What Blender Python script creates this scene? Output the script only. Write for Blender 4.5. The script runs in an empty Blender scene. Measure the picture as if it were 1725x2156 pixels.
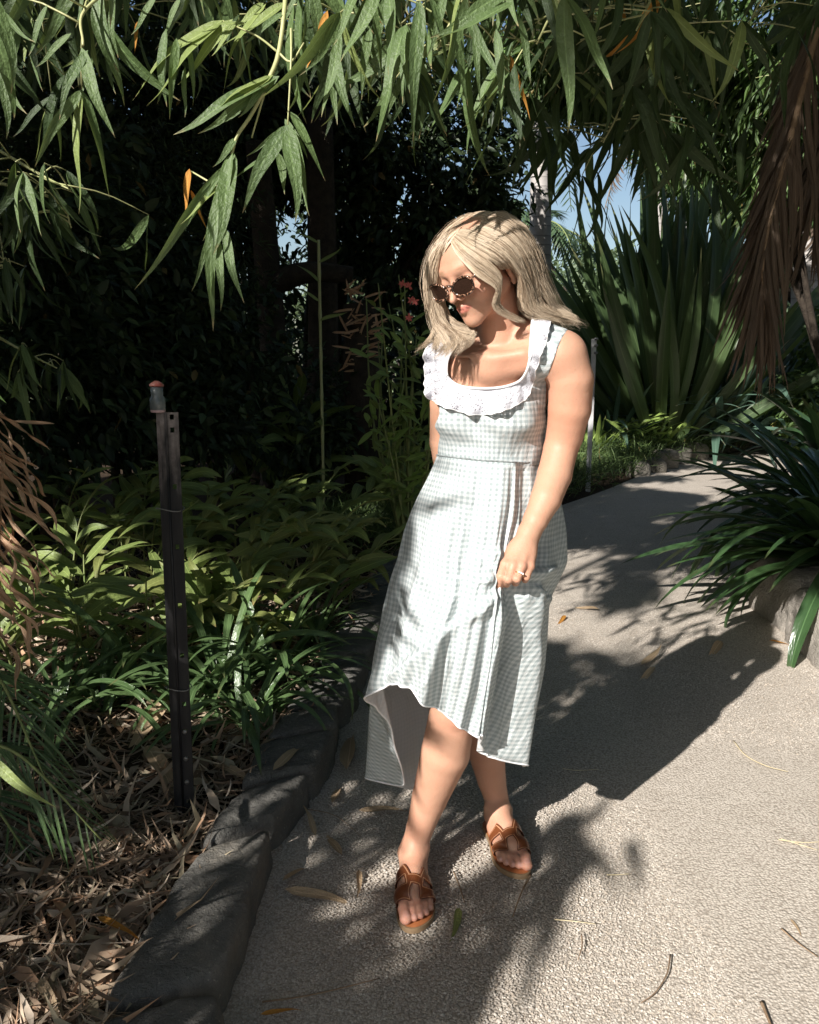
import bpy, bmesh, math, random
import numpy as np
from mathutils import Vector, Matrix

# ------------------------------------------------------------------ scene, camera, light
scene = bpy.context.scene
col = scene.collection
CAM_H = 1.33
PITCH = math.radians(11)
F = 1725.0
cam_data = bpy.data.cameras.new('camera')
cam_data.sensor_fit = 'HORIZONTAL'
cam_data.sensor_width = 36
cam_data.lens = 36
cam_data.clip_start = 0.05
cam_data.clip_end = 600
cam = bpy.data.objects.new('camera', cam_data)
col.objects.link(cam)
cam.location = (0, 0, CAM_H)
cam.rotation_euler = (math.radians(90) - PITCH, 0, 0)
scene.camera = cam

SUN_EL = math.radians(31.5)
SUN_DIR = Vector((0.6 * math.cos(SUN_EL), 0.8 * math.cos(SUN_EL), -math.sin(SUN_EL)))   # light travels this way
world = bpy.data.worlds.new('World')
scene.world = world
world.use_nodes = True
wn = world.node_tree
wn.nodes.clear()
wo = wn.nodes.new('ShaderNodeOutputWorld')
wb = wn.nodes.new('ShaderNodeBackground')
sky = wn.nodes.new('ShaderNodeTexSky')
sky.sky_type = 'NISHITA'
sky.sun_disc = False
sky.sun_elevation = SUN_EL
sky.sun_rotation = math.atan2(-0.6, -0.8)
sky.air_density = 1.0
sky.dust_density = 1.2
wb.inputs['Strength'].default_value = 0.07
wn.links.new(sky.outputs[0], wb.inputs['Color'])
wn.links.new(wb.outputs[0], wo.inputs['Surface'])
sun_data = bpy.data.lights.new('sun', 'SUN')
sun_data.energy = 5.0
sun_data.angle = math.radians(0.53)
sun_data.color = (1.0, 0.95, 0.89)
sun = bpy.data.objects.new('sun', sun_data)
col.objects.link(sun)
sun.location = (-4, -6, 6)
sun.rotation_euler = SUN_DIR.to_track_quat('-Z', 'Y').to_euler()
scene.view_settings.view_transform = 'Standard'
scene.view_settings.look = 'None'
scene.view_settings.gamma = 1
scene.view_settings.exposure = 0.75
scene.view_settings.use_curve_mapping = False

# ------------------------------------------------------------------ helpers
rng = random.Random(7)
nr = np.random.default_rng(7)
cp, sp = math.cos(PITCH), math.sin(PITCH)


def P(u, v, Y):
    """point at horizontal distance Y on the sight line of a place in the photograph (1725 wide)"""
    a = (1078 - v) / F
    dy = cp + a * sp
    dz = a * cp - sp
    k = Y / dy
    return np.array([(u - 862.5) / F * k, Y, CAM_H + dz * k])


def G(u, v, z=0.0):
    """point at height z on that sight line"""
    a = (1078 - v) / F
    dy = cp + a * sp
    dz = a * cp - sp
    k = (z - CAM_H) / dz
    return np.array([(u - 862.5) / F * k, dy * k, z])


def smooth(x):
    x = np.clip(x, 0, 1)
    return x * x * (3 - 2 * x)


def catmull(pts, n):
    pts = np.asarray(pts, float)
    m = len(pts)
    ext = np.vstack([2 * pts[0] - pts[1], pts, 2 * pts[-1] - pts[-2]])
    t = np.linspace(0, m - 1 - 1e-9, n)
    i = t.astype(int)
    f = (t - i)[:, None]
    p0, p1, p2, p3 = ext[i], ext[i + 1], ext[i + 2], ext[i + 3]
    return 0.5 * (2 * p1 + (p2 - p0) * f + (2 * p0 - 5 * p1 + 4 * p2 - p3) * f * f + (3 * p1 - p0 - 3 * p2 + p3) * f ** 3)


def tag(o, label=None, cat=None, group=None, kind=None):
    if label: o['label'] = label
    if cat: o['category'] = cat
    if group: o['group'] = group
    if kind: o['kind'] = kind
    return o


def empty(name, loc=(0, 0, 0), label=None, cat=None, group=None):
    o = bpy.data.objects.new(name, None)
    o.empty_display_size = 0.1
    col.objects.link(o)
    o.location = [float(c) for c in loc]
    return tag(o, label, cat, group)


def make_mesh(name, V, Fs, mats=None, uv=None, colors=None, smooth_sh=True, mat_idx=None, attrs=None):
    """V (n,3); Fs (m,k) array or a list of faces; uv per vertex (n,2); colors per vertex (n,3)"""
    me = bpy.data.meshes.new(name)
    V = np.asarray(V, np.float32)
    if isinstance(Fs, np.ndarray) and Fs.ndim == 2:
        m, k = Fs.shape
        me.vertices.add(len(V))
        me.vertices.foreach_set('co', V.ravel())
        me.loops.add(m * k)
        me.loops.foreach_set('vertex_index', Fs.astype(np.int32).ravel())
        me.polygons.add(m)
        me.polygons.foreach_set('loop_start', np.arange(0, m * k, k, dtype=np.int32))
        me.update(calc_edges=True)
        me.validate()
    else:
        me.from_pydata([tuple(map(float, v)) for v in V], [], [tuple(map(int, f)) for f in Fs])
        me.update()
    if uv is not None:
        L = me.uv_layers.new(name='UVMap')
        vi = np.empty(len(me.loops), np.int32)
        me.loops.foreach_get('vertex_index', vi)
        L.data.foreach_set('uv', np.asarray(uv, np.float32)[vi].ravel())
    if colors is not None:
        a = me.attributes.new('Col', 'FLOAT_COLOR', 'POINT')
        c = np.ones((len(V), 4), np.float32)
        c[:, :3] = colors
        a.data.foreach_set('color', c.ravel())
    for kx, arr in (attrs or {}).items():
        a = me.attributes.new(kx, 'FLOAT', 'POINT')
        a.data.foreach_set('value', np.asarray(arr, np.float32))
    for mt in (mats or []):
        me.materials.append(mt)
    if smooth_sh:
        me.polygons.foreach_set('use_smooth', np.ones(len(me.polygons), bool))
    if mat_idx is not None:
        me.polygons.foreach_set('material_index', np.asarray(mat_idx, np.int32))
    return me


def link(name, me, parent=None, loc=None, rot=None, scale=None):
    o = bpy.data.objects.new(name, me)
    col.objects.link(o)
    if parent is not None: o.parent = parent
    if loc is not None: o.location = [float(c) for c in loc]
    if rot is not None: o.rotation_euler = [float(c) for c in rot]
    if scale is not None: o.scale = [scale] * 3 if np.isscalar(scale) else [float(c) for c in scale]
    return o


class MB:
    """collects simple shapes into one mesh"""
    def __init__(s): s.V = []; s.F = []; s.U = []; s.n = 0
    def add(s, V, Fs, uv=None):
        V = np.asarray(V, float)
        s.V.append(V); s.F += [tuple(int(i) + s.n for i in f) for f in Fs]
        s.U.append(np.zeros((len(V), 2)) if uv is None else np.asarray(uv, float))
        s.n += len(V)
    def tube(s, pts, rad, k=8, cap=True, flat=1.0):
        pts = np.asarray(pts, float)
        n = len(pts)
        rad = np.broadcast_to(np.asarray(rad, float), (n,))
        T = np.gradient(pts, axis=0)
        T /= np.linalg.norm(T, axis=1)[:, None] + 1e-12
        up = np.array([0, 0, 1.0]) if abs(T[0, 2]) < 0.9 else np.array([0, 1.0, 0])
        A = np.cross(T, up); A /= np.linalg.norm(A, axis=1)[:, None] + 1e-12
        B = np.cross(A, T)
        th = np.arange(k) * 2 * np.pi / k
        V = pts[:, None] + rad[:, None, None] * (np.cos(th)[None, :, None] * A[:, None] + flat * np.sin(th)[None, :, None] * B[:, None])
        seg = np.linalg.norm(np.diff(pts, axis=0), axis=1)
        L = np.concatenate([[0], np.cumsum(seg)])
        uv = np.stack([np.broadcast_to(np.arange(k) / k, (n, k)), np.broadcast_to(L[:, None], (n, k))], -1)
        Fs = [(i * k + j, i * k + (j + 1) % k, (i + 1) * k + (j + 1) % k, (i + 1) * k + j) for i in range(n - 1) for j in range(k)]
        if cap:
            Fs.append(tuple(range(k))[::-1]); Fs.append(tuple((n - 1) * k + j for j in range(k)))
        s.add(V.reshape(-1, 3), Fs, uv.reshape(-1, 2))
    def box(s, c, h, R=None):
        c = np.asarray(c, float)
        v = np.array([[x, y, z] for x in (-1, 1) for y in (-1, 1) for z in (-1, 1)], float) * np.asarray(h, float)
        if R is not None: v = v @ np.asarray(R).T
        s.add(v + c, [(0, 1, 3, 2), (4, 6, 7, 5), (0, 4, 5, 1), (2, 3, 7, 6), (0, 2, 6, 4), (1, 5, 7, 3)])
    def mesh(s, name, mats, sm=True):
        return make_mesh(name, np.vstack(s.V), s.F, mats, np.vstack(s.U), smooth_sh=sm)
    def build(s, name, mat, parent=None, sm=True, **k):
        return link(name, s.mesh(name, [mat], sm), parent, **k)


def add_solidify(o, t, offset=0.0, mat_off=0):
    m = o.modifiers.new('s', 'SOLIDIFY'); m.thickness = t; m.offset = offset; m.material_offset = mat_off
    return o


# ------------------------------------------------------------------ materials
class NT:
    def __init__(s, name):
        s.m = bpy.data.materials.new(name); s.m.use_nodes = True
        s.t = s.m.node_tree; s.t.nodes.clear()
        s.out = s.t.nodes.new('ShaderNodeOutputMaterial')
    def n(s, typ, **k):
        nd = s.t.nodes.new('ShaderNode' + typ)
        for a, b in k.items():
            if a.startswith('i_'):
                key = a[2:].replace('_', ' ')
                nd.inputs[int(key) if key.isdigit() else key].default_value = b
            else: setattr(nd, a, b)
        return nd
    def l(s, a, b): s.t.links.new(a, b)
    def ramp(s, fac, stops, interp='LINEAR'):
        r = s.n('ValToRGB'); r.color_ramp.interpolation = interp
        e = r.color_ramp.elements
        while len(e) < len(stops): e.new(0.5)
        for el, (p, c) in zip(e, stops):
            el.position = p; el.color = (*c, 1) if len(c) == 3 else c
        s.l(fac, r.inputs[0]); return r.outputs[0]
    def mix(s, fac, a, b, mode='MIX'):
        m = s.n('Mix', data_type='RGBA', blend_type=mode)
        for sock, val in ((m.inputs[0], fac), (m.inputs[6], a), (m.inputs[7], b)):
            if hasattr(val, 'is_linked') or isinstance(val, bpy.types.NodeSocket): s.l(val, sock)
            else: sock.default_value = val if not isinstance(val, tuple) else ((*val, 1) if len(val) == 3 else val)
        return m.outputs[2]
    def math(s, op, a, b=None, c=None):
        m = s.n('Math', operation=op)
        for i, val in enumerate((a, b, c)):
            if val is None: continue
            if isinstance(val, bpy.types.NodeSocket): s.l(val, m.inputs[i])
            else: m.inputs[i].default_value = val
        return m.outputs[0]
    def noise(s, vec, scale, detail=4, rough=0.6, dist=0.0):
        nd = s.n('TexNoise'); nd.inputs['Scale'].default_value = scale; nd.inputs['Detail'].default_value = detail
        nd.inputs['Roughness'].default_value = rough; nd.inputs['Distortion'].default_value = dist
        if vec is not None: s.l(vec, nd.inputs['Vector'])
        return nd.outputs[0]
    def coord(s, which='Object'): return s.n('TexCoord').outputs[which]
    def scalev(s, vec, sc):
        m = s.n('Mapping'); m.inputs['Scale'].default_value = sc; s.l(vec, m.inputs[0]); return m.outputs[0]
    def bump(s, h, strength, dist=0.01, normal=None):
        b = s.n('Bump'); b.inputs['Strength'].default_value = strength; b.inputs['Distance'].default_value = dist
        s.l(h, b.inputs['Height'])
        if normal is not None: s.l(normal, b.inputs['Normal'])
        return b.outputs[0]
    def principled(s, color, rough=0.6, spec=0.4, normal=None, metallic=0.0, sss=0.0, coat=0.0, alpha=None):
        b = s.n('BsdfPrincipled')
        for key, val in (('Base Color', color), ('Roughness', rough), ('Specular IOR Level', spec), ('Metallic', metallic), ('Coat Weight', coat), ('Alpha', alpha)):
            if val is None: continue
            if isinstance(val, bpy.types.NodeSocket): s.l(val, b.inputs[key])
            else: b.inputs[key].default_value = (*val, 1) if isinstance(val, tuple) and len(val) == 3 else val
        if sss:
            b.inputs['Subsurface Weight'].default_value = sss
            b.inputs['Subsurface Radius'].default_value = (0.012, 0.004, 0.002)
            b.inputs['Subsurface Scale'].default_value = 0.6
        if normal is not None: s.l(normal, b.inputs['Normal'])
        return b.outputs[0]
    def done(s, shader): s.l(shader, s.out.inputs['Surface']); return s.m
    def with_translucent(s, shader, color, fac, normal=None):
        t = s.n('BsdfTranslucent')
        if isinstance(color, bpy.types.NodeSocket): s.l(color, t.inputs[0])
        else: t.inputs[0].default_value = (*color, 1)
        m = s.n('MixShader'); m.inputs[0].default_value = fac
        s.l(shader, m.inputs[1]); s.l(t.outputs[0], m.inputs[2])
        return m.outputs[0]


def leaf_mat(name, c1, c2, tc, tfac=0.3, rough=0.45, spec=0.45, stripes=60, tip=(0.35, 0.25, 0.12), tip_amt=0.6, vein=0.5):
    """leaf blade: u across 0..1, v along 0..1"""
    t = NT(name)
    uv = t.coord('UV')
    oi = t.n('ObjectInfo')
    sep = t.n('SeparateXYZ'); t.l(uv, sep.inputs[0])
    nz = t.noise(t.coord('Object'), 9, 4)
    rnd = t.math('ADD', t.math('MULTIPLY', oi.outputs['Random'], 0.6), t.math('MULTIPLY', nz, 0.5))
    base = t.mix(rnd, c1, c2)
    st = t.noise(t.scalev(uv, (stripes, 0.5, 1)), 1.0, 1)
    base = t.mix(t.math('MULTIPLY', st, vein * 0.8), base, tuple(min(1, x * 1.9 + 0.01) for x in c2), 'MIX')
    # midrib
    mid = t.math('ABSOLUTE', t.math('SUBTRACT', sep.outputs[0], 0.5))
    rib = t.math('LESS_THAN', mid, 0.035)
    base = t.mix(t.math('MULTIPLY', rib, 0.45), base, tuple(min(1, x * 2.2 + 0.02) for x in c2))
    if tip_amt > 0:
        tv = t.math('ADD', sep.outputs[1], t.math('MULTIPLY', t.math('SUBTRACT', nz, 0.5), 0.25))
        tt = t.ramp(tv, [(0.9, (0, 0, 0)), (0.99, (1, 1, 1))])
        base = t.mix(t.math('MULTIPLY', tt, tip_amt), base, tip)
    bmp = t.bump(t.noise(t.scalev(uv, (3, 16, 1)), 1.0, 2), 0.35, 0.012)
    bmp = t.bump(t.noise(t.scalev(uv, (stripes, 1.0, 1)), 1.0, 2), 0.3, 0.002, bmp)
    sh = t.principled(base, rough, spec, bmp)
    tcol = t.mix(0.5, base, tc)
    return t.done(t.with_translucent(sh, tcol, tfac))


def simple_mat(name, c1, c2, scale=8, rough=0.7, spec=0.3, bump=0.3, bdist=0.005, detail=5, sss=0.0, metallic=0.0, vec_scale=None):
    t = NT(name)
    co = t.coord('Object')
    if vec_scale: co = t.scalev(co, vec_scale)
    n1 = t.noise(co, scale, detail)
    c = t.mix(t.ramp(n1, [(0.3, (0, 0, 0)), (0.7, (1, 1, 1))]), c1, c2)
    nb = t.bump(t.noise(co, scale * 5, 3), bump, bdist)
    return t.done(t.principled(c, rough, spec, nb, metallic, sss))


# ------------------------------------------------------------------ distance fields -> one continuous surface
class Field:
    """smooth union of tapered capsules and ellipsoids; polygonised with sparse surface nets"""
    def __init__(s): s.prims = []
    def cone(s, a, b, ra, rb, k=0.01, sub=False, M=None):
        a, b = np.asarray(a, float), np.asarray(b, float)
        if M is not None: a, b = M(a), M(b)
        s.prims.append(('c', a, b, ra, rb, k, sub, (a + b) / 2, np.linalg.norm(a - b) / 2 + max(ra, rb)))
    def chain(s, pts, rad, k=0.01, M=None):
        for i in range(len(pts) - 1): s.cone(pts[i], pts[i + 1], rad[i], rad[i + 1], k if i == 0 else min(k, 0.004), False, M)
    def ell(s, c, r, R=None, k=0.01, sub=False, M=None, RM=None):
        c = np.asarray(c, float)
        R = np.eye(3) if R is None else np.asarray(R, float)
        if M is not None: c = M(c); R = RM @ R
        s.prims.append(('e', c, np.asarray(r, float), R, None, k, sub, c, max(r)))
    def dist(s, X, prims=None):
        d = np.full(len(X), 1.0)
        for p in (s.prims if prims is None else prims):
            if p[0] == 'c':
                _, a, b, ra, rb, k, sub = p[:7]
                ab = b - a; L2 = ab @ ab + 1e-12
                h = np.clip(((X - a) @ ab) / L2, 0, 1)
                q = np.linalg.norm(X - a - h[:, None] * ab, axis=1) - (ra + (rb - ra) * h)
            else:
                _, c, r, R, _, k, sub = p[:7]
                y = (X - c) @ R
                k0 = np.linalg.norm(y / r, axis=1); k1 = np.linalg.norm(y / (r * r), axis=1) + 1e-9
                q = k0 * (k0 - 1) / k1
            if sub:
                h = np.clip(0.5 - 0.5 * (q + d) / k, 0, 1)
                d = d * (1 - h) + (-q) * h + k * h * (1 - h)
            else:
                h = np.clip(0.5 + 0.5 * (q - d) / k, 0, 1)
                d = q * (1 - h) + d * h - k * h * (1 - h)
        return d
    def near(s, c, rad):
        return [p for p in s.prims if np.linalg.norm(p[7] - c) - p[8] < rad + 0.04]
    def nets(s, lo, hi, h, offset=0.0, B=16):
        lo = np.asarray(lo, float); hi = np.asarray(hi, float)
        nb = np.ceil((hi - lo) / (h * B)).astype(int)
        br = B * h * 0.87
        g = np.arange(B + 1)
        gi = np.stack(np.meshgrid(g, g, g, indexing='ij'), -1).reshape(-1, 3)
        keysV, Vs, quads = [], [], []
        S = (nb * B + 4).astype(np.int64)
        def key(I): return ((I[..., 0] + 1) * S[1] + (I[..., 1] + 1)) * S[2] + (I[..., 2] + 1)
        for bi in np.ndindex(*nb):
            o = np.array(bi) * B
            c = lo + (o + B / 2) * h
            pr = s.near(c, br)
            if not pr: continue
            if abs(s.dist(c[None], pr)[0] - offset) > br + 0.03: continue
            X = lo + (gi + o) * h
            D = (s.dist(X, pr) - offset).reshape(B + 1, B + 1, B + 1)
            ins = D < 0
            if ins.all() or not ins.any(): continue
            cc = np.zeros((B, B, B, 8), bool); dv = np.zeros((B, B, B, 8))
            corners = [(i, j, k) for i in (0, 1) for j in (0, 1) for k in (0, 1)]
            for ci, (i, j, k) in enumerate(corners):
                cc[..., ci] = ins[i:B + i, j:B + j, k:B + k]; dv[..., ci] = D[i:B + i, j:B + j, k:B + k]
            act = cc.any(-1) & ~cc.all(-1)
            I = np.argwhere(act)
            if len(I):
                dd = dv[act]; pos = np.zeros((len(I), 3)); cnt = np.zeros(len(I))
                for a in range(8):
                    for b in range(a + 1, 8):
                        ca, cb = np.array(corners[a]), np.array(corners[b])
                        if np.abs(ca - cb).sum() != 1: continue
                        m = (dd[:, a] < 0) != (dd[:, b] < 0)
                        tt = dd[:, a] / (dd[:, a] - dd[:, b] + 1e-15)
                        tt = np.where(m, tt, 0)
                        pos += np.where(m[:, None], ca + tt[:, None] * (cb - ca), 0); cnt += m
                pos /= cnt[:, None]
                Vs.append(lo + (I + o + pos) * h); keysV.append(key(I + o))
            for ax in range(3):
                sl0 = [slice(0, B)] * 3; sl1 = [slice(0, B)] * 3; sl1[ax] = slice(1, B + 1)
                a0 = ins[tuple(sl0)]; a1 = ins[tuple(sl1)]
                E = np.argwhere(a0 != a1)
                if not len(E): continue
                fl = a0[tuple(E.T)]
                u = np.zeros(3, int); v = np.zeros(3, int); u[(ax + 1) % 3] = 1; v[(ax + 2) % 3] = 1
                Eo = E + o
                q = np.stack([key(Eo - u - v), key(Eo - v), key(Eo), key(Eo - u)], 1)
                q[~fl] = q[~fl][:, ::-1]
                quads.append(q)
        K = np.concatenate(keysV); V = np.concatenate(Vs); Q = np.concatenate(quads)
        K, ui = np.unique(K, return_index=True); V = V[ui]
        idx = np.clip(np.searchsorted(K, Q), 0, len(K) - 1)
        ok = (K[idx] == Q).all(1)
        return V, idx[ok]
    def march(s, O, Dn, tmax=0.4, offset=0.0, n=40):
        """sphere-trace from O along Dn until the field falls to offset"""
        c = O.mean(0)
        t = np.zeros(len(O))
        for _ in range(n):
            d = s.dist(O + t[:, None] * Dn) - offset
            t = np.clip(t + d * 0.9, 0, tmax)
        return O + t[:, None] * Dn


def clip_mesh(V, T, f, attrs=()):
    """keep f>0 of a triangle mesh, cutting triangles; returns V, T, attrs"""
    f = np.asarray(f, float).copy()
    f[np.abs(f) < 1e-7] = 1e-7
    V = list(map(tuple, V)); A = [list(map(tuple, np.atleast_2d(a.T).T)) for a in attrs]
    out = []; cache = {}
    inside = f > 0
    cnt = inside[T].sum(1)
    out = [tuple(t) for t in T[cnt == 3]]
    def cut(a, b):
        k = (a, b) if a < b else (b, a)
        if k in cache: return cache[k]
        a, b = k; t = f[a] / (f[a] - f[b])
        V.append(tuple(V[a][i] + t * (V[b][i] - V[a][i]) for i in range(3)))
        for L in A: L.append(tuple(L[a][i] + t * (L[b][i] - L[a][i]) for i in range(len(L[a]))))
        cache[k] = len(V) - 1
        return cache[k]
    for t in T[(cnt > 0) & (cnt < 3)]:
        poly = []
        for i in range(3):
            a, b = int(t[i]), int(t[(i + 1) % 3])
            if inside[a]: poly.append(a)
            if inside[a] != inside[b]: poly.append(cut(a, b))
        for i in range(1, len(poly) - 1): out.append((poly[0], poly[i], poly[i + 1]))
    V = np.array(V); T = np.array(out)
    used = np.unique(T); mp = -np.ones(len(V), int); mp[used] = np.arange(len(used))
    return V[used], mp[T], [np.array(L)[used] for L in A]


def tris(Q): return np.vstack([Q[:, [0, 1, 2]], Q[:, [0, 2, 3]]])


def vnoise(X, scale, seed=0):
    """cheap smooth noise from a few sine waves"""
    r = np.random.default_rng(seed)
    out = np.zeros(len(X))
    for o in range(5):
        k = r.normal(size=3) * scale * (1.6 ** o) * 0.7
        out += np.sin(X @ k + r.uniform(0, 6.28)) / (1.5 ** o)
    return out / 2.6
# ------------------------------------------------------------------ the woman
def skin_material():
    t = NT('skin')
    a = t.n('Attribute', attribute_name='Col')
    co = t.coord('Object')
    n1 = t.noise(co, 35, 5); n2 = t.noise(co, 320, 3)
    c = t.mix(t.math('MULTIPLY', n1, 0.22), a.outputs['Color'], (0.50, 0.22, 0.14))
    sp = t.ramp(n2, [(0.60, (0, 0, 0)), (0.72, (1, 1, 1))])
    c = t.mix(t.math('MULTIPLY', sp, 0.30), c, (0.33, 0.17, 0.10))
    nb = t.bump(t.noise(co, 420, 3), 0.3, 0.001); nb = t.bump(t.noise(co, 70, 4), 0.25, 0.004, nb)
    return t.done(t.principled(c, 0.50, 0.32, nb, sss=0.15))


def gingham(name, lining=False):
    t = NT(name)
    uv = t.coord('UV')
    sep = t.n('SeparateXYZ'); t.l(uv, sep.inputs[0])
    per = 0.0118
    def stripe(ch):
        f = t.math('FRACT', t.math('DIVIDE', ch, per))
        d = t.math('ABSOLUTE', t.math('SUBTRACT', f, 0.5))
        return t.ramp(d, [(0.21, (1, 1, 1)), (0.29, (0, 0, 0))])
    a, b = stripe(sep.outputs[0]), stripe(sep.outputs[1])
    s = t.math('MULTIPLY', t.math('ADD', a, b), 0.5)
    if lining:
        c = t.ramp(s, [(0.0, (0.84, 0.83, 0.83)), (1.0, (0.74, 0.75, 0.75))])
    else:
        c = t.ramp(s, [(0.0, (0.73, 0.76, 0.76)), (0.5, (0.55, 0.605, 0.61)), (1.0, (0.38, 0.44, 0.45))])
    weave = t.noise(t.scalev(uv, (900, 900, 1)), 1.0, 2)
    crink = t.noise(t.scalev(uv, (70, 30, 1)), 1.0, 5, 0.6, 0.6)
    big = t.noise(t.scalev(uv, (16, 7, 1)), 1.0, 3, 0.5, 1.0)
    nb = t.bump(crink, 0.55, 0.006)
    nb = t.bump(big, 0.55, 0.022, nb)
    nb = t.bump(weave, 0.2, 0.0006, nb)
    sh = t.principled(c, 0.85, 0.15, nb)
    return t.done(t.with_translucent(sh, (0.85, 0.86, 0.88) if lining else (0.66, 0.72, 0.72), 0.42 if lining else 0.25))


m_skin = skin_material()
m_ging = gingham('gingham cotton'); m_lining = gingham('gingham reverse', True)


def rotm(a, b, c):
    ca, sa, cb, sb, cc, sc = math.cos(a), math.sin(a), math.cos(b), math.sin(b), math.cos(c), math.sin(c)
    Rx = np.array([[1, 0, 0], [0, ca, -sa], [0, sa, ca]]); Ry = np.array([[cb, 0, sb], [0, 1, 0], [-sb, 0, cb]]); Rz = np.array([[cc, -sc, 0], [sc, cc, 0], [0, 0, 1]])
    return Ry @ Rx @ Rz


HM = rotm(math.radians(13), math.radians(-24), math.radians(-46))
HL = np.array([0.145, 1.80, 1.507]); HS = 0.965
def HW(p):
    p = np.array(p, float)
    if p[2] < -0.03: p[2] = -0.03 + (p[2] + 0.03) * 0.81
    return HM @ (p * HS) + HL

# joints
neck_pit = P(1042, 752, 1.775)
sh_l = P(1192, 748, 1.77); sh_r = P(950, 765, 1.95)
el_l = P(1181, 945, 1.80); wr_l = P(1113, 1125, 1.70)
el_r = P(935, 930, 2.01); wr_r = P(975, 1085, 2.05)
waist = P(1033, 965, 1.89); hips = P(1012, 1150, 1.93)
torso_yaw = math.radians(-24)
TR = np.array([[math.cos(torso_yaw), -math.sin(torso_yaw), 0], [math.sin(torso_yaw), math.cos(torso_yaw), 0], [0, 0, 1]])
tor = Field()
chest = P(1040, 850, 1.885)
def TW(c, o): return c + TR @ np.asarray(o, float)
tor.ell(chest, (0.118, 0.088, 0.15), TR)
tor.ell(chest + TR @ np.array([0, 0.01, 0.07]), (0.135, 0.07, 0.08), TR, 0.04)
tor.cone(TW(waist, (-0.03, 0, 0)), TW(waist, (0.03, 0, 0)), 0.083, 0.083, 0.06)
tor.ell(hips, (0.150, 0.108, 0.15), TR, 0.06)
for s in (-1, 1):
    tor.ell(TW(chest, (s * 0.056, -0.062, -0.025)), (0.054, 0.05, 0.055), TR, 0.03)
tor.cone(P(1065, 700, 1.86), sh_l + np.array([-0.02, 0.01, 0.012]), 0.044, 0.040, 0.05)
tor.cone(P(1050, 705, 1.88), sh_r + np.array([0.02, 0, 0.008]), 0.044, 0.038, 0.05)
tor.cone(neck_pit + np.array([0.005, 0.03, -0.02]), sh_l + np.array([-0.02, -0.01, 0.0]), 0.030, 0.030, 0.03)
tor.cone(neck_pit + np.array([-0.005, 0.03, -0.02]), sh_r + np.array([0.02, -0.01, -0.0]), 0.030, 0.030, 0.03)

body = Field()
body.prims = list(tor.prims)
# neck
body.chain([HW((0, 0.025, -0.035)), HW((0, 0.02, -0.085)), P(1055, 712, 1.845), P(1052, 745, 1.85)], [0.047, 0.0445, 0.048, 0.054], 0.03)
0 and body.cone(HW((0.045, 0.02, -0.05)), neck_pit + np.array([0.008, 0.014, 0.0]), 0.010, 0.008, 0.022)   # neck tendon
# clavicles
body.chain([neck_pit + TR @ np.array([0.012, 0, 0.0]), TW(neck_pit, (0.06, 0.006, 0.008)), TW(neck_pit, (0.115, 0.03, 0.010))], [0.0065, 0.005, 0.004], 0.022)
body.chain([neck_pit + TR @ np.array([-0.012, 0, 0.0]), TW(neck_pit, (-0.055, 0.008, 0.004)), TW(neck_pit, (-0.10, 0.035, 0.002))], [0.0065, 0.005, 0.004], 0.022)
# head
hk = dict(M=HW, RM=HM)
body.ell((0, 0.018, 0.034), (0.070, 0.088, 0.070), k=0.02, **hk)
body.ell((0, -0.030, 0.012), (0.060, 0.060, 0.078), k=0.02, **hk)
body.ell((0, -0.034, -0.048), (0.046, 0.048, 0.045), k=0.02, **hk)
for s in (-1, 1):
    body.cone((s * 0.048, 0.0, -0.050), (s * 0.009, -0.070, -0.098), 0.016, 0.013, 0.022, M=HW)
    body.ell((s * 0.037, -0.060, -0.024), (0.025, 0.023, 0.022), k=0.015, **hk)
    body.cone((s * 0.012, -0.083, 0.024), (s * 0.042, -0.070, 0.026), 0.010, 0.009, 0.012, M=HW)
body.ell((0, -0.082, -0.100), (0.014, 0.012, 0.013), k=0.018, **hk)
body.ell((0, -0.076, -0.062), (0.026, 0.020, 0.022), k=0.015, **hk)
for s in (-1, 1):
    body.ell((s * 0.031, -0.101, 0.003), (0.017, 0.015, 0.010), k=0.012, sub=True, **hk)
    body.ell((s * 0.031, -0.076, 0.003), (0.0135, 0.0125, 0.0115), k=0.004, **hk)
body.chain([(0, -0.084, 0.016), (0, -0.103, -0.010), (0, -0.1165, -0.027)], [0.0070, 0.0062, 0.0070], 0.008, M=HW)
for s in (-1, 1):
    body.ell((s * 0.0105, -0.101, -0.0305), (0.0062, 0.009, 0.0060), k=0.006, **hk)
    body.ell((s * 0.0065, -0.107, -0.0385), (0.0032, 0.005, 0.004), k=0.003, sub=True, **hk)
    body.cone((s * 0.003, -0.0985, -0.0535), (s * 0.021, -0.0885, -0.0590), 0.0050, 0.0025, 0.004, M=HW)
    body.cone((0, -0.0970, -0.0660), (s * 0.018, -0.0885, -0.0612), 0.0068, 0.0030, 0.004, M=HW)
for s in (-1, 1):
    body.cone((0, -0.1075, -0.0598), (s * 0.020, -0.0945, -0.0600), 0.0022, 0.0012, 0.002, sub=True, M=HW)
ER = np.array([[1, 0, 0], [0, math.cos(.25), -math.sin(.25)], [0, math.sin(.25), math.cos(.25)]])
for s in (-1, 1):
    body.ell((s * 0.075, 0.012, -0.024), (0.0085, 0.016, 0.027), R=ER, k=0.005, **hk)
    body.ell((s * 0.083, 0.008, -0.020), (0.006, 0.009, 0.015), R=ER, k=0.004, sub=True, **hk)
    body.ell((s * 0.075, 0.006, -0.052), (0.005, 0.007, 0.009), k=0.004, **hk)
for s in (-1, 1):
    ha = np.linspace(math.radians(250), math.radians(-20), 9)
    body.chain([(s * (0.0815 + 0.003 * math.sin(i * .5)), 0.013 - 0.0145 * math.cos(a_), -0.022 + 0.026 * math.sin(a_)) for i, a_ in enumerate(ha)], [0.0034] * 9, 0.003, M=HW)
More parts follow.
